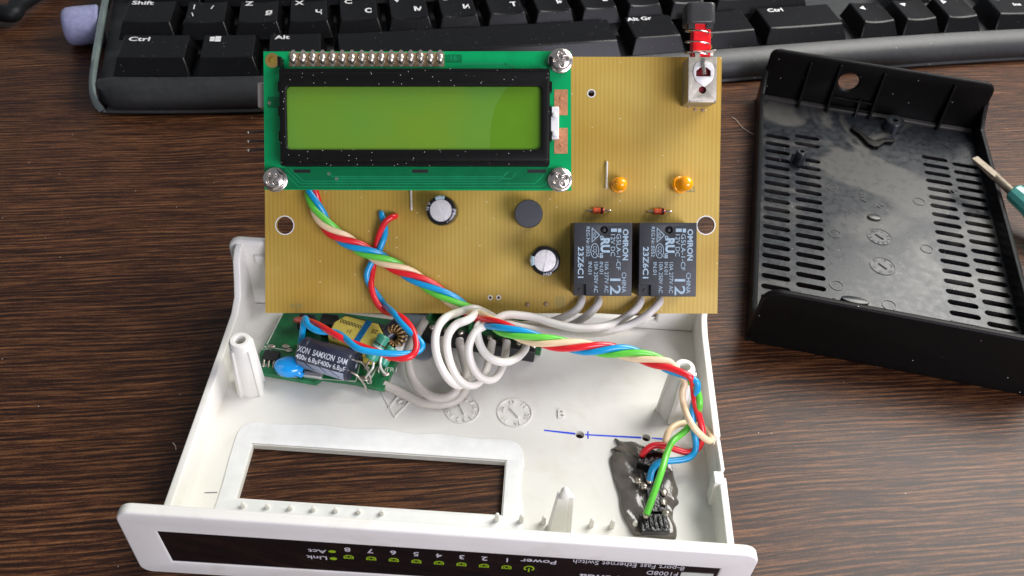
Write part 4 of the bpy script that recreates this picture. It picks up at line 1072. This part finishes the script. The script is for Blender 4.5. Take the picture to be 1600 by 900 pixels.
    def onc(bm, x0, x1, a0, a1, dz=.03, n=10):     # patch of the curved side between two angles
        g = []
        for k in range(n+1):
            t = math.radians(a0+(a1-a0)*k/n); g.append([bm.verts.new((x, -(R+dz)*math.sin(t), (R+dz)*math.cos(t))) for x in (x0, x1)])
        for A, Bq in zip(g, g[1:]): bm.faces.new([A[0], A[1], Bq[1], Bq[0]])
    bm = bmesh.new(); onc(bm, .8, Lc-.8, 74, 116)
    bd = obj('grey_band', bm, 'cap_band', E3); so = bd.modifiers.new('t', 'SOLIDIFY'); so.thickness = .004
    bm = bmesh.new()
    for (xa, aa, xb, ab) in ((3, 74, 6, 98), (6, 98, 3.5, 74), (Lc-5, 74, Lc-2, 98), (Lc-8, 74, Lc-6, 92)):
        P = [(xa+(xb-xa)*t, -(R+.08)*math.sin(math.radians(aa+(ab-aa)*t)), (R+.08)*math.cos(math.radians(aa+(ab-aa)*t))) for t in (0, .5, 1)]
        tube(bm, P, .1, 6)
    obj('band_chevron', bm, 'cap_sleeve', E3)
    bm = bmesh.new()
    def ct(s_, size, ang0, x0_, x1_):
        b2 = bmesh.new(); text(b2, s_, size, Matrix.Identity(4), th=.02, bold=.015, align='LEFT')
        bmesh.ops.subdivide_edges(b2, edges=[e for e in b2.edges if e.calc_length() > 0.5], cuts=2)
        xs = [v.co.x for v in b2.verts]; k = (x1_-x0_)/(max(xs)-min(xs)); mn = min(xs)
        for v in b2.verts:
            t = math.radians(ang0)-v.co.y/R
            x = x0_+(v.co.x-mn)*k
            v.co = Vector((x, -(R+.05+v.co.z)*math.sin(t), (R+.05+v.co.z)*math.cos(t)))
        me = bpy.data.meshes.new('t'); b2.to_mesh(me); b2.free(); bm.from_mesh(me); bpy.data.meshes.remove(me)
    ct('XON  SAMXON  SAM', 2.35, 30, .4, Lc-.4); ct('400v 6.8\u00b5F400v 6.8\u00b5F', 2.0, 57, .4, Lc-.4)
    obj('lettering', bm, 'cap_print', E3)
    bm = bmesh.new()
    for s_ in (-2.0, 2.0):
        tube(bm, relax(catmull([(Lc-.5, s_, 0), (Lc+2, s_*1.1, -.5), (Lc+4.5, s_*.9-1, -2.8), (Lc+5.5, s_*.7-2.0, -5.4)], 8)), .32, 8)
    obj('lead', bm, 'steel', E3)
    # transformer
    q = L(556, 520, Z+8)
    E4 = empty('transformer'); E4.parent = E_; E4.location = Vector((q[0]+.2, q[1]+1.0, zt))*S; E4.rotation_euler = (0, 0, math.radians(-9)); E4.scale = (0.84, 0.84, 0.72)
    bm = bmesh.new()
    pr = [(-8.5, -5.0), (6.5, -6.5), (8.5, -5.2), (8.8, 1.5), (5.5, 5.2), (-6.5, 5.2), (-9, 1.0)]
    prism(bm, [pr], 0.8, 11.2, None, 0.7, res=3)
    obj('taped_winding', bm, 'yellow_tape', E4, sharp=50)
    bm = bmesh.new(); box(bm, (-1.5, -6.6, 4.4), (11.5, 1.8, 5.2)); hexa(bm, [(-6.5, -6.2, 11.25), (-6.5, -5.0, 11.25), (7.0, -5.9, 11.25), (7.2, -6.6, 11.25)][::-1], [(-6.5, -6.2, 11.6), (-6.5, -4.2, 11.6), (7.0, -5.8, 11.6), (7.2, -6.5, 11.6)][::-1]); box(bm, (0, 5.8, 5.0), (15, 2.0, 8))
    obj('ferrite_core', bm, 'ferrite', E4, bevel=.4)
    bm = bmesh.new(); hexa(bm, [(0.6, -6.3, 11.22), (2.6, -6.3, 11.22), (3.4, 5.1, 11.22), (1.2, 5.1, 11.22)], [(0.6, -6.3, 11.4), (2.6, -6.3, 11.4), (3.4, 5.1, 11.4), (1.2, 5.1, 11.4)])
    hexa(bm, [(0.6, -6.42, 5), (2.6, -6.62, 5), (2.6, -6.5, 5), (0.6, -6.3, 5)], [(0.6, -6.42, 11.4), (2.6, -6.62, 11.4), (2.6, -6.3, 11.4), (0.6, -6.3, 11.4)])
    obj('blue_band', bm, 'band_blue', E4)
    bm = bmesh.new()
    text(bm, '2S      0000000', 2.3, T3(-.2, 1.8, 11.25, 176), th=.03, bold=.01); text(bm, '21', 2.0, T3(-2.4, -1.4, 11.25, 176), th=.03)
    obj('lettering', bm, 'chip', E4)
    # turquoise resistors, coil, black parts
    def res(px, py, z, az, ln_, r, lab):
        q = L(px, py, Z+z); E5 = empty('resistor'); E5.parent = E_; E5.location = Vector((q[0], q[1], zt+z))*S; E5.rotation_euler = (0, math.radians(-35), math.radians(az))
        E5['label'] = lab
        bm = bmesh.new(); lathe(bm, [(0, -ln_/2), (r*.8, -ln_/2+.1), (r, -ln_/2+.6), (r*.92, -ln_*.22), (r*.92, ln_*.22), (r, ln_/2-.6), (r*.8, ln_/2-.1), (0, ln_/2)], (0, 0, 0), (1, 0, 0), seg=22); obj('body', bm, 'resistor', E5)
        for k, mm in enumerate(('diode_red', 'w_white', 'diode_dark')):
            bm = bmesh.new(); lathe(bm, [(r*.96, -.9+k*.9), (r*.96, -.55+k*.9)], (0, 0, 0), (1, 0, 0), seg=22); obj('colour_band', bm, mm, E5)
        bm = bmesh.new(); tube(bm, relax(catmull([(-ln_/2, 0, 0), (-ln_/2-1.5, 0, .2), (-ln_/2-3.0, -.4, -1.6), (-ln_/2-3.2, -.5, -4)], 6)), .3, 8); obj('lead', bm, 'steel', E5)
    res(590, 543, 7.5, 62, 8.0, 1.9, 'turquoise resistor beside the transformer')
    res(605, 556, 3.4, 60, 6.0, 1.7, 'turquoise resistor at the edge of the green board')
    q = L(618, 527, Z+4); E6 = empty('coil'); E6.parent = E_; E6.location = Vector((q[0], q[1], zt+4.2))*S; E6.rotation_euler = (math.radians(50), 0, math.radians(-25))
    bm = bmesh.new()
    n = 15
    pts = []
    for k in range(n*18+1):
        t = k/(n*18); A = t*2*math.pi; b_ = t*n*2*math.pi; rr = 2.3+1.15*math.cos(b_); pts.append((rr*math.cos(A), rr*math.sin(A), 1.5*math.sin(b_)))
    tube(bm, pts, .36, 6); obj('winding', bm, 'coil', E6, sharp=80)
    bm = bmesh.new()
    P = [(2.3*math.cos(2*math.pi*k/30), 2.3*math.sin(2*math.pi*k/30), 0) for k in range(31)]; tube(bm, P, .85, 10, caps=False); obj('core', bm, 'ferrite', E6, sharp=80)
    q = L(632, 536, Z+3); bm = bmesh.new(); box(bm, (0, 0, 0), (2.2, 8, 3.5), Matrix.Rotation(-.1, 3, 'Z')); o = obj('white_socket', bm, 'white_part', E_, bevel=.3); o.location = Vector((q[0]-1.0, q[1]-1.0, zt+1.8))*S
    q = L(600, 511, Z+5); bm = bmesh.new(); lathe(bm, [(0, 0), (2.3, .1), (2.5, .5), (2.5, 8), (2.2, 8.4), (0, 8.4)], (0, 0, 0), (0.6, .7, .25), seg=24)
    o = obj('small_capacitor', bm, 'cap_sleeve', E_); o.location = Vector((q[0], q[1]-3, zt+3.0))*S
    q = L(512, 503, Z+5); bm = bmesh.new(); box(bm, (0, 0, 3.2), (5, 4.0, 6.4)); box(bm, (-7.5, 1.5, 1.8), (5, 4, 3.4)); o = obj('transistor', bm, 'chip', E_, bevel=.4); o.location = Vector((q[0]+.5, q[1], zt))*S
    for i, (x, y) in enumerate(((424, 541), (452, 547), (447, 541), (505, 520), (514, 522), (465, 500), (566, 590), (570, 592), (572, 574), (603, 584), (470, 539))):
        q = L(x, y, Z+.3); bm = bmesh.new(); blob(bm, (0, 0, 0), .85, 1.35, .95, .55, 2, .15, seed=i); o = obj('solder_joint', bm, 'solder', E_, sharp=80); o.location = Vector((q[0], q[1], zt+.2))*S
    q = L(489, 586, Z+.6); bm = bmesh.new(); box(bm, (0, 0, 0), (5.2, 1.7, 1.1)); o = obj('small_component', bm, 'alu', E_, bevel=.2); o.location = Vector((q[0], q[1], zt+.55))*S
    bm = bmesh.new(); p1 = L(583, 573, Z+5); p2 = L(571, 590, Z+.5)
    tube(bm, relax(catmull([L(583, 556, Z+5.5), p1, L(577, 582, Z+3), p2], 6)), .36, 8)
    tube(bm, relax(catmull([L(596, 556, Z+5), L(594, 570, Z+4.5), L(598, 580, Z+2), L(603, 584, Z+.3)], 6)), .36, 8)
    obj('jumper_lead', bm, 'bright_tin', E_)
power()

# ================================================================== black cover
SH0 = np.array([156.38, 86.16, 0.0]); SHA = -0.17768
def build_cover():
    E_ = empty('black_cover', SH0, SHA)
    tag(E_, 'black plastic enclosure half lying open, with rows of ventilation slots', 'enclosure')
    XZ = Matrix(((1, 0, 0, 0), (0, 0, -1, 0), (0, 1, 0, 0), (0, 0, 0, 1)))
    ca, sa = math.cos(SHA), math.sin(SHA)
    def L(px, py, z=2.0):
        p = up(px, py, z)-SH0; return (p[0]*ca+p[1]*sa, -p[0]*sa+p[1]*ca)
    slots = []
    def colm(xa, xb, ya, yb, n, skip=()):
        for k in range(n):
            if k in skip: continue
            slots.append(slot(xa, xb, ya+(yb-ya)*k/(n-1), 1.2))
    pitch = 5.08
    colm(4.0, 13.6, 111.2, 24.6-pitch*2, 20)
    colm(15.3, 25.2, 114.3, 23.4-pitch, 20, (2,))
    colm(64.3, 74.2, 114.6, 23.6-pitch, 20)
    colm(75.7, 85.6, 113.2, 26.6-pitch*2, 20)
    bone = [(37.8, 126.0), (39.0, 126.2), (39.4, 124.6), (42.0, 122.0), (44.2, 119.4), (46.0, 118.2), (48.0, 119.6), (51.5, 121.0), (53.5, 121.4), (54.2, 120.4), (53.2, 119.2), (50.5, 118.6), (49.0, 116.6), (47.6, 114.4), (45.6, 113.8), (43.4, 115.0), (42.0, 117.6), (40.4, 120.6), (38.4, 122.6), (37.3, 124.2)]
    bm = bmesh.new()
    prism(bm, [[(1.5, 1.5), (86.5, 1.5), (86.5, 138.5), (1.5, 138.5)]]+slots, 0.1, 2.0)
    fl = obj('floor_plate', bm, 'black_floor', E_)
    bm = bmesh.new()
    prism(bm, [bone], 2.02, 3.6, None, .3)
    obj('raised_bone_mark', bm, 'black_dark', fl)
    bm = bmesh.new()
    YZ = Matrix(((0, 0, 1, 0), (1, 0, 0, 0), (0, 1, 0, 0), (0, 0, 0, 1)))
    sp = [(0.5, 0), (139.5, 0), (139.5, 16), (136, 12), (131, 8.2), (8, 8.0), (3, 10), (0.5, 14)]
    prism(bm, [sp], 0, 1.8, YZ, .4); prism(bm, [sp], 86.2, 88, YZ, .4)
    obj('side_wall', bm, 'black', E_)
    bm = bmesh.new()
    prism(bm, [rrect(0.3, 0.0, 87.7, 22.9, 3, rs=(3.5, 3.5, 1.2, 5.5))], -2.3, 0.0, XZ, .8, res=3)
    for x, w in ((20.5, 1.5), (53.8, 1.5), (84.0, 2.0)):
        hexa(bm, [(x-w, 2.2, 15), (x+w, 2.2, 15), (x+w, 3.4, 15), (x-w, 3.4, 15)], [(x-.4, 2.2, 22.4), (x+.4, 2.2, 22.4), (x+.4, 2.7, 22.4), (x-.4, 2.7, 22.4)])
    obj('near_wall', bm, 'black_dark', E_, sharp=40)
    # far wall with hole and ribs
    def Lf(px, py, Y=138.0):
        d = ray(px, py); n = np.array([-sa, ca, 0]); t = ((SH0+n*Y-CAM) @ n)/(d @ n); p = CAM+t*d-SH0
        return (p[0]*ca+p[1]*sa, p[2])
    hc = Lf(1326, 129)
    bm = bmesh.new()
    prism(bm, [rrect(0.6, 0.0, 87.4, 24.2, 3, rs=(1, 1, 4.0, 3.2)), circ(hc[0], hc[1], 3.9, 30)], -140.0, -138.2, XZ, .7, res=3)
    xs = [Lf(1247, 160)[0], Lf(1292, 165)[0], Lf(1357, 180)[0], Lf(1466, 190)[0], Lf(1336, 175)[0]]
    for i, x in enumerate(xs):
        h1 = (21.5, 22.5, 21.8, 21.5, 9)[i]
        hexa(bm, [(x-.5, 134.6, 1.8), (x+.5, 134.6, 1.8), (x+.5, 138.4, 1.8), (x-.5, 138.4, 1.8)], [(x-.4, 137.0, h1), (x+.4, 137.0, h1), (x+.4, 138.4, h1), (x-.4, 138.4, h1)])
    x1, x2 = xs[1], xs[2]
    box(bm, ((x1+x2)/2, 137.3, 4.2), (x2-x1, 2.0, 1.0)); box(bm, ((x1+x2)/2, 137.3, 8.0), (x2-x1, 2.0, 0.8))
    obj('far_wall', bm, 'black_dark', E_, sharp=40, bevel=.12)
    bm = bmesh.new(); box(bm, (44, 137.3, 2.7), (84, 1.9, 1.5), Matrix.Rotation(.25, 3, 'X')); obj('ledge', bm, 'ledge', E_, bevel=.2)
    # posts
    p = L(1399, 188, 6)
    bm = bmesh.new(); lathe(bm, [(4.2, 0), (3.9, 3.6), (3.6, 4.2), (1.2, 4.2), (1.15, 1), (0, 1)], (0, 0, 0), seg=30); o = obj('screw_post', bm, 'black_floor', E_); o.location = Vector((p[0], p[1], 1.9))*S
    p = L(1253, 238, 7)
    bm = bmesh.new(); lathe(bm, [(2.1, 0), (1.9, 5.2), (1.6, 5.6), (0.9, 5.6), (.85, 2), (0, 2)], (0, 0, 0), seg=26); box(bm, (-2.4, 0, 2), (1.6, .7, 4)); o = obj('screw_post', bm, 'black_floor', E_); o.location = Vector((p[0], p[1], 1.9))*S
    # moulded rings and dials
    bm = bmesh.new()
    for x, y, r in ((1304, 365, 2.2), (1448, 389, 2.2), (1307, 446, 2.3), (1389, 477, 2.3), (1300, 293, 2.0), (1436, 315, 2.2), (1490, 300, 1.6)):
        c = L(x, y); prism(bm, [circ(c[0], c[1], r, 30), circ(c[0], c[1], r-.22, 30)], 2.01, 2.2)
        obj('moulded_ring', bm, 'dial_grey', fl); bm = bmesh.new()
    def dial(x, y, labels, ang, r=4.3):
        cx, cy = L(x, y)
        bm = bmesh.new(); prism(bm, [circ(cx, cy, r-.3, 36)], 2.005, 2.04); obj('dial_face', bm, 'dial_grey', fl)
        bm = bmesh.new(); prism(bm, [circ(cx, cy, r, 36), circ(cx, cy, r-.25, 36)], 2.01, 2.2)
        for i, s_ in enumerate(labels):
            a = math.radians(80-i*360/len(labels)); text(bm, s_, 1.7, T3(cx+(r-1.2)*math.cos(a), cy+(r-1.2)*math.sin(a), 2.08, math.degrees(a)-90), th=.14)
        d = Vector((math.cos(ang), math.sin(ang))); n = Vector((-d.y, d.x))*.28
        prism(bm, [[(cx+d.x*1.7-n.x, cy+d.y*1.7-n.y), (cx+d.x*1.7+n.x, cy+d.y*1.7+n.y), (cx-d.x*1.7+n.x, cy-d.y*1.7+n.y), (cx-d.x*1.7-n.x, cy-d.y*1.7-n.y)]], 2.01, 2.4)
        obj('date_dial', bm, 'black_floor', fl)
    dial(1374, 370, ['12', '1', '2', '3', '4', '5', '6', '7', '8', '9', '10', '11'], 2.5); dial(1379, 416, ['13', '14', '15', '10', '11', '12'], 2.4)
    bm = bmesh.new()
    for s_, x, y, sz, rot in (('ABS', 1348, 308, 3.0, 90), ('A', 1370, 322, 3.2, 10), ('-', 1378, 320, 5, 8)):
        c = L(x, y); text(bm, s_, sz, T3(c[0], c[1], 2.06, rot), th=.4)
    obj('lettering', bm, 'dial_grey', fl)
    bm = bmesh.new()
    c = L(1345, 475); prism(bm, [circ(c[0]-2, c[1]+.5, 1.6, 20, 4.5)], 2.01, 3.0, None, .3)
    c = L(1362, 340); prism(bm, [circ(c[0]+.8, c[1], 1.6, 20, 2.4)], 2.01, 2.8, None, .3)
    obj('raised_pad', bm, 'black_floor', fl)
build_cover()

# ================================================================== screwdriver
def driver():
    a = np.array([251.4, 173.6, 13.0]); b = np.array([261.2, 157.6, 10.2]); d = (b-a)/np.linalg.norm(b-a)
    h0 = b; 
    E_ = empty('screwdriver', tuple(b+d*40))
    tag(E_, 'flat-blade screwdriver with turquoise handle resting over the black cover edge', 'screwdriver')
    bo = tuple(b+d*40)
    dv = Vector(tuple(d)); q = dv.to_track_quat('X', 'Z').to_matrix()
    bm = bmesh.new()
    def fr(s_, y, z): v = Vector(tuple(a))+dv*s_+q @ Vector((0, y, z)); return tuple(v)
    hexa(bm, [fr(0, -1.6, -.35), fr(0, 1.6, -.35), fr(11, 1.5, -.9), fr(11, -1.5, -.9)], [fr(0, -1.6, .3), fr(0, 1.6, .3), fr(11, 1.5, .9), fr(11, -1.5, .9)])
    lathe(bm, [(0, 10.5), (1.3, 10.6), (1.5, 11.4), (1.5, 24)], tuple(a), tuple(d), seg=20)
    o = obj('blade', bm, 'shaft', E_, origin=bo, bevel=.15); o.location = (0, 0, 0)
    bm = bmesh.new()
    s0 = 18.5
    lathe(bm, [(0, s0), (2.6, s0+.1), (3.4, s0+.8), (3.8, s0+3), (4.0, s0+8), (5.2, s0+14), (6.2, s0+22), (6.4, s0+60), (5.4, s0+66), (0, s0+68)], tuple(a), tuple(d+np.array([0, 0, .03])), seg=12)
    o = obj('handle', bm, 'handle', E_, origin=bo, sharp=20, bevel=0.0); o.location = (0, 0, 0)
driver()

# ================================================================== keyboard
KB = [(-72.6, 190.1), (-44.1, 193.7), (-18.7, 197.8), (165.6, 241.2), (223.8, 258.0), (308.0, 278.0)]
KC = np.polyfit([p[0] for p in KB], [p[1] for p in KB], 3)
def yb(x): return float(np.polyval(KC, x))
def tang(x):
    s = float(np.polyval(np.polyder(KC), x)); n = math.hypot(1, s); return (1/n, s/n)
def kp(x, off, z):                # point at signed distance off behind the key baseline
    t = tang(x); return (x-t[1]*off, yb(x)+t[0]*off, z)
def xat(px, off, z):              # which x of the baseline is seen at this picture column
    lo, hi = -120.0, 360.0
    for _ in range(40):
        m = (lo+hi)/2
        if proj(kp(m, off, z))[0] < px: lo = m
        else: hi = m
    return (lo+hi)/2
def keyboard():
    E_ = empty('keyboard', kp(110, 30, 0))
    tag(E_, 'black computer keyboard with white legends lying across the back of the table', 'keyboard')
    org = kp(110, 30, 0)
    xl = -80.0
    xs = [xl+i*8.5 for i in range(60)]
    prof = [(-6.5, 0.5), (-8.6, 2.2), (-9.0, 4.5), (-8.2, 7.5), (-5.8, 10.2), (-2.5, 11.6), (-0.6, 11.8), (-0.5, 9.0), (60, 11.0), (62, 14.0), (130, 18.0), (132, 0.5)]
    bm = bmesh.new(); rings = []
    for i, x in enumerate(xs):
        k = 1.0
        ring = []
        for (o, z) in prof:
            if i == 0: o = o if o > 0 else o*0.35+0.3*0; 
            if i == 0 and z > 3: z -= 1.4
            ring.append(bm.verts.new(kp(x+(0 if i else 1.5)-(0.17*max(o, 0) if i < 3 else 0), o, z)))
        rings.append(ring)
    for a, b in zip(rings, rings[1:]):
        for k in range(len(prof)-1): bm.faces.new([a[k], b[k], b[k+1], a[k+1]])
    bm.faces.new(rings[0]); bm.faces.new(rings[-1][::-1])
    bmesh.ops.recalc_face_normals(bm, faces=bm.faces)
    o = obj('body', bm, 'kb_body', E_, origin=org, sharp=50); o.location = (0, 0, 0)
    # lower lip
    bm = bmesh.new(); rings = []
    for x in [xl+5]+xs[2:]:
        rings.append([bm.verts.new(kp(x, o_, z)) for o_, z in ((-7.0, 0.0), (-8.6, .3), (-9.3, 1.4), (-8.9, 2.3), (-6.0, 2.4))])
    for a, b in zip(rings, rings[1:]):
        for k in range(4): bm.faces.new([a[k], b[k], b[k+1], a[k+1]])
    bm.faces.new(rings[0]); bm.faces.new(rings[-1][::-1]); bmesh.ops.recalc_face_normals(bm, faces=bm.faces)
    o = obj('lower_lip', bm, 'kb_body', E_, origin=org, sharp=50); o.location = (0, 0, 0)
    # left edge trim
    bm = bmesh.new()
    pts = [(-7.0, 1.0), (-5.5, 6.0), (-2, 9.5), (8, 11.8), (30, 13.0), (60, 14.5), (132, 17)]
    P = []
    for (o_, z) in pts:
        P.append(kp(xl+(3.5 if o_ < -6 else (1.0 if o_ < -4 else 0.0))-0.17*max(o_, 0), o_, z))
    Q = catmull(P, 6)
    g = []
    for p in Q:
        p = Vector(tuple(p)); g.append([bm.verts.new(p+Vector(v)) for v in ((-1.6, 0, -9 if p.z > 10 else -p.z*.8), (-1.9, 0, -2.2), (-1.3, 0, .1), (0.3, 0, .5), (.9, 0, -1.5))])
    for a, b in zip(g, g[1:]):
        for k in range(4): bm.faces.new([a[k], b[k], b[k+1], a[k+1]])
    bm.faces.new(g[0][::-1]); bm.faces.new(g[-1]); bmesh.ops.recalc_face_normals(bm, faces=bm.faces)
    o = tag(obj('edge_trim', bm, 'kb_trim', E_, origin=org, sharp=60), 'grey-green rim along the left end'); o.location = (0, 0, 0)
    # keys
    def key(pxa, pxb, row, legends=(), dish=0.5, depth=20.4, rise=6.4, world=None):
        off = row*21.9; zb = 11.2+row*2.8
        if world: xa, xb = world
        else: xa, xb = xat(pxa, off, zb), xat(pxb, off, zb)
        zt = zb+rise
        xm = (xa+xb)/2; t = tang(xm)
        def kl(x, o_, z):       # local straight frame of the key
            c = kp(xm, off, 0); dx = (x-xm)*(1/t[0])*t[0]
            return Vector((c[0]+t[0]*(x-xm)-t[1]*o_, c[1]+t[1]*(x-xm)+t[0]*o_, z))
        bm = bmesh.new()
        f, bk, sd = 3.6, 1.3, 2.2
        nx, ny = 8, 6
        base = [kl(xa, 0, zb), kl(xb, 0, zb), kl(xb, depth, zb), kl(xa, depth, zb)]
        grid = []
        for j in range(ny+1):
            v = j/ny; row_ = []
            for i in range(nx+1):
                u = i/nx
                x = xa+sd+(xb-xa-2*sd)*u; o_ = f+(depth-f-bk)*v
                z = zt+0.9*v-dish*(1-(2*u-1)**2)*(1 if row == 1 or dish > .3 else 1)*0.9
                row_.append(bm.verts.new(kl(x, o_, z)))
            grid.append(row_)
        for j in range(ny):
            for i in range(nx): bm.faces.new([grid[j][i], grid[j][i+1], grid[j+1][i+1], grid[j+1][i]])
        bv = [bm.verts.new(p) for p in base]
        bm.faces.new([bv[0], bv[1]]+[grid[0][i] for i in range(nx, -1, -1)])
        bm.faces.new([bv[1], bv[2]]+[grid[j][nx] for j in range(ny, -1, -1)])
        bm.faces.new([bv[2], bv[3]]+[grid[ny][i] for i in range(nx+1)])
        bm.faces.new([bv[3], bv[0]]+[grid[j][0] for j in range(ny+1)])
        bm.faces.new(bv[::-1])
        bmesh.ops.recalc_face_normals(bm, faces=bm.faces)
        o = obj('key', bm, 'key', E_, origin=org, bevel=.45, seg=2, sharp=40); o.location = (0, 0, 0)
        if legends:
            bm = bmesh.new(); ang = math.atan2(t[1], t[0])
            for (s_, u, v, size, sx_, bold) in legends:
                c = kl(xa+sd+(xb-xa-2*sd)*u, f+(depth-f-bk)*v, zt+.9*v-dish*(1-(2*u-1)**2)*.9+.12)
                slope = math.atan2(.9, depth-f-bk)
                mt = Matrix.Translation(c) @ Matrix.Rotation(ang, 4, 'Z') @ Matrix.Rotation(slope, 4, 'X')
                if s_ == 'WIN':
                    for (x0, y0, x1, y1) in ((-1.9, .1, -.1, 1.5), (.1, .1, 2.2, 1.75), (-1.9, -1.5, -.1, -.1), (.1, -1.75, 2.2, -.1)):
                        prism(bm, [[(x0, y0), (x1, y0), (x1, y1), (x0, y1)]], -.02, .04, mt)
                elif s_ in ('LEFT', 'DOWN', 'RIGHT'):
                    tri = {'LEFT': [(1.1, 1.5), (-1.3, 0), (1.1, -1.5)], 'DOWN': [(-1.5, 1.0), (0, -1.3), (1.5, 1.0)], 'RIGHT': [(-1.1, 1.5), (-1.1, -1.5), (1.3, 0)]}[s_]
                    prism(bm, [tri[::-1]], -.02, .04, mt)
                else:
                    text(bm, s_, size, mt, th=.05, bold=bold, sx=sx_, align='LEFT' if u < .3 else 'CENTER')
            q = obj('legend', bm, 'legend', o, origin=org); q.location = (0, 0, 0)
        return o
    # front row
    key(176, 299, 0, [('Ctrl', .08, .78, 3.7, 1.35, .018)], .2)
    key(306, 407, 0, [('WIN', .22, .80, 3, 1, 0)], .2)
    key(413, 513, 0, [('Alt', .10, .82, 3.5, 1.3, .018)], .2)
    key(520, 979, 0, [], .15)
    key(985, 1073, 0, [('Alt Gr', .02, .86, 3.4, 1.2, .018)], .2)
    key(1079, 1188, 0, [('WIN', .3, .82, 3, 1, 0)], .2)
    key(1194, 1325, 0, [('Ctrl', .12, .84, 3.5, 1.3, .018)], .2)
    key(1343, 1404, 0, [('LEFT', .30, .72, 3, 1, 0)], .8)
    key(1409, 1469, 0, [('DOWN', .30, .76, 3, 1, 0)], .8)
    key(1474, 1533, 0, [('RIGHT', .30, .80, 3, 1, 0)], .8)
    key(1553, 1680, 0, [('0', .10, .80, 4.2, 1.3, .018), ('Ins', .28, .45, 2.9, 1.2, .018)], .3)
    # second row
    key(186, 275, 1, [('Shift', .06, .86, 3.7, 1.3, .018)], .5)
    key(283, 360, 1, [('|', .12, .74, 3.4, 1.1, .018), ('\\', .12, .36, 3.4, 1.1, .018), ('/', .62, .74, 3.4, 1.1, .018)], .8)
    L_ = [('Z', 'Я'), ('X', 'Ч'), ('C', 'С'), ('V', 'М'), ('B', 'И'), ('N', 'Т'), ('M', 'Ь'), ('<', 'Б'), ('>', 'Ю')]
    e = [443, 522, 601, 680, 755, 829, 901, 972, 1040]
    prev = 362
    for (a, b), x in zip(L_, e):
        key(prev+5, x, 1, [(a, .12, .86, 4.2, 1.1, .02), (b, .78, .42, 4.3, 1.1, .03)], .8)
        prev = x
    key(prev+5, 1108, 1, [('?', .15, .84, 4, 1.1, .02)], .8)
    key(1113, 1265, 1, [('Shift', .08, .8, 3.7, 1.3, .018)], .5)
    key(1395, 1455, 1, [], .8)
    key(1540, 1598, 1, [('1', .2, .8, 3.7, 1.2, .018)], .8)
    # rest of the board a step aside would show: third and fourth rows
    x = -78.0
    for row, n, w in ((2, 13, 20.0), (3, 14, 19.6)):
        x = -74.0-(row-2)*2
        for i in range(n):
            ww = 30.0 if (i == 0) else w
            key(0, 0, row, [], .8, world=(x, x+ww-1.3)); x += ww
keyboard()

# lilac cylinder behind the left end of the keyboard
bm = bmesh.new()
p = up(104, 42, 8.0); q = up(175, 36, 8.0)
d = Vector((q[0]-p[0], q[1]-p[1], 0)).normalized()
lathe(bm, [(0, 0), (5.6, 0.1), (6.8, .7), (7.6, 2.2), (7.8, 4.5), (7.8, 14.0), (7.4, 14.3), (0, 14.3)], (0, 0, 0), tuple(d), seg=40)
o = obj('plastic_cylinder', bm, 'lilac', None, sharp=40); o.location = Vector((p[0]-1.0, p[1], 7.85))*S
tag(o, 'scuffed pale lilac plastic cylinder poking out beside the left end of the keyboard', 'cylinder')
# dark cable in the far left corner
bm = bmesh.new()
P = [up(-60, 40, 5), up(-20, 18, 5.5), up(18, 22, 5.5), up(30, 6, 5.5), up(60, -14, 5.5), up(120, -60, 5)]
tube(bm, relax(catmull([tuple(v) for v in P], 8), 2), 3.6, 16)
tag(obj('dark_cable', bm, 'cable_black', None, sharp=80, origin=tuple(P[0])), 'thick dark blurred cable crossing the far left corner of the table', 'cable')

# hair and crumbs
bm = bmesh.new()
P = [up(x, y, .35) for x, y in ((1144, 183), (1150, 187), (1159, 198), (1170, 206), (1178, 210))]
tube(bm, catmull([tuple(v) for v in P], 6), .12, 6)
tag(obj('hair', bm, 'crumb', None, origin=tuple(P[0])), 'short pale curved hair on the table between the boards', 'hair')
bm = bmesh.new()
P = [up(x, y, .35) for x, y in ((270, 692), (274, 697), (275, 703))]
tube(bm, catmull([tuple(v) for v in P], 6), .14, 6)
tag(obj('hair', bm, 'crumb', None, origin=tuple(P[0])), 'tiny pale bristle on bare wood left of the white case', 'hair')
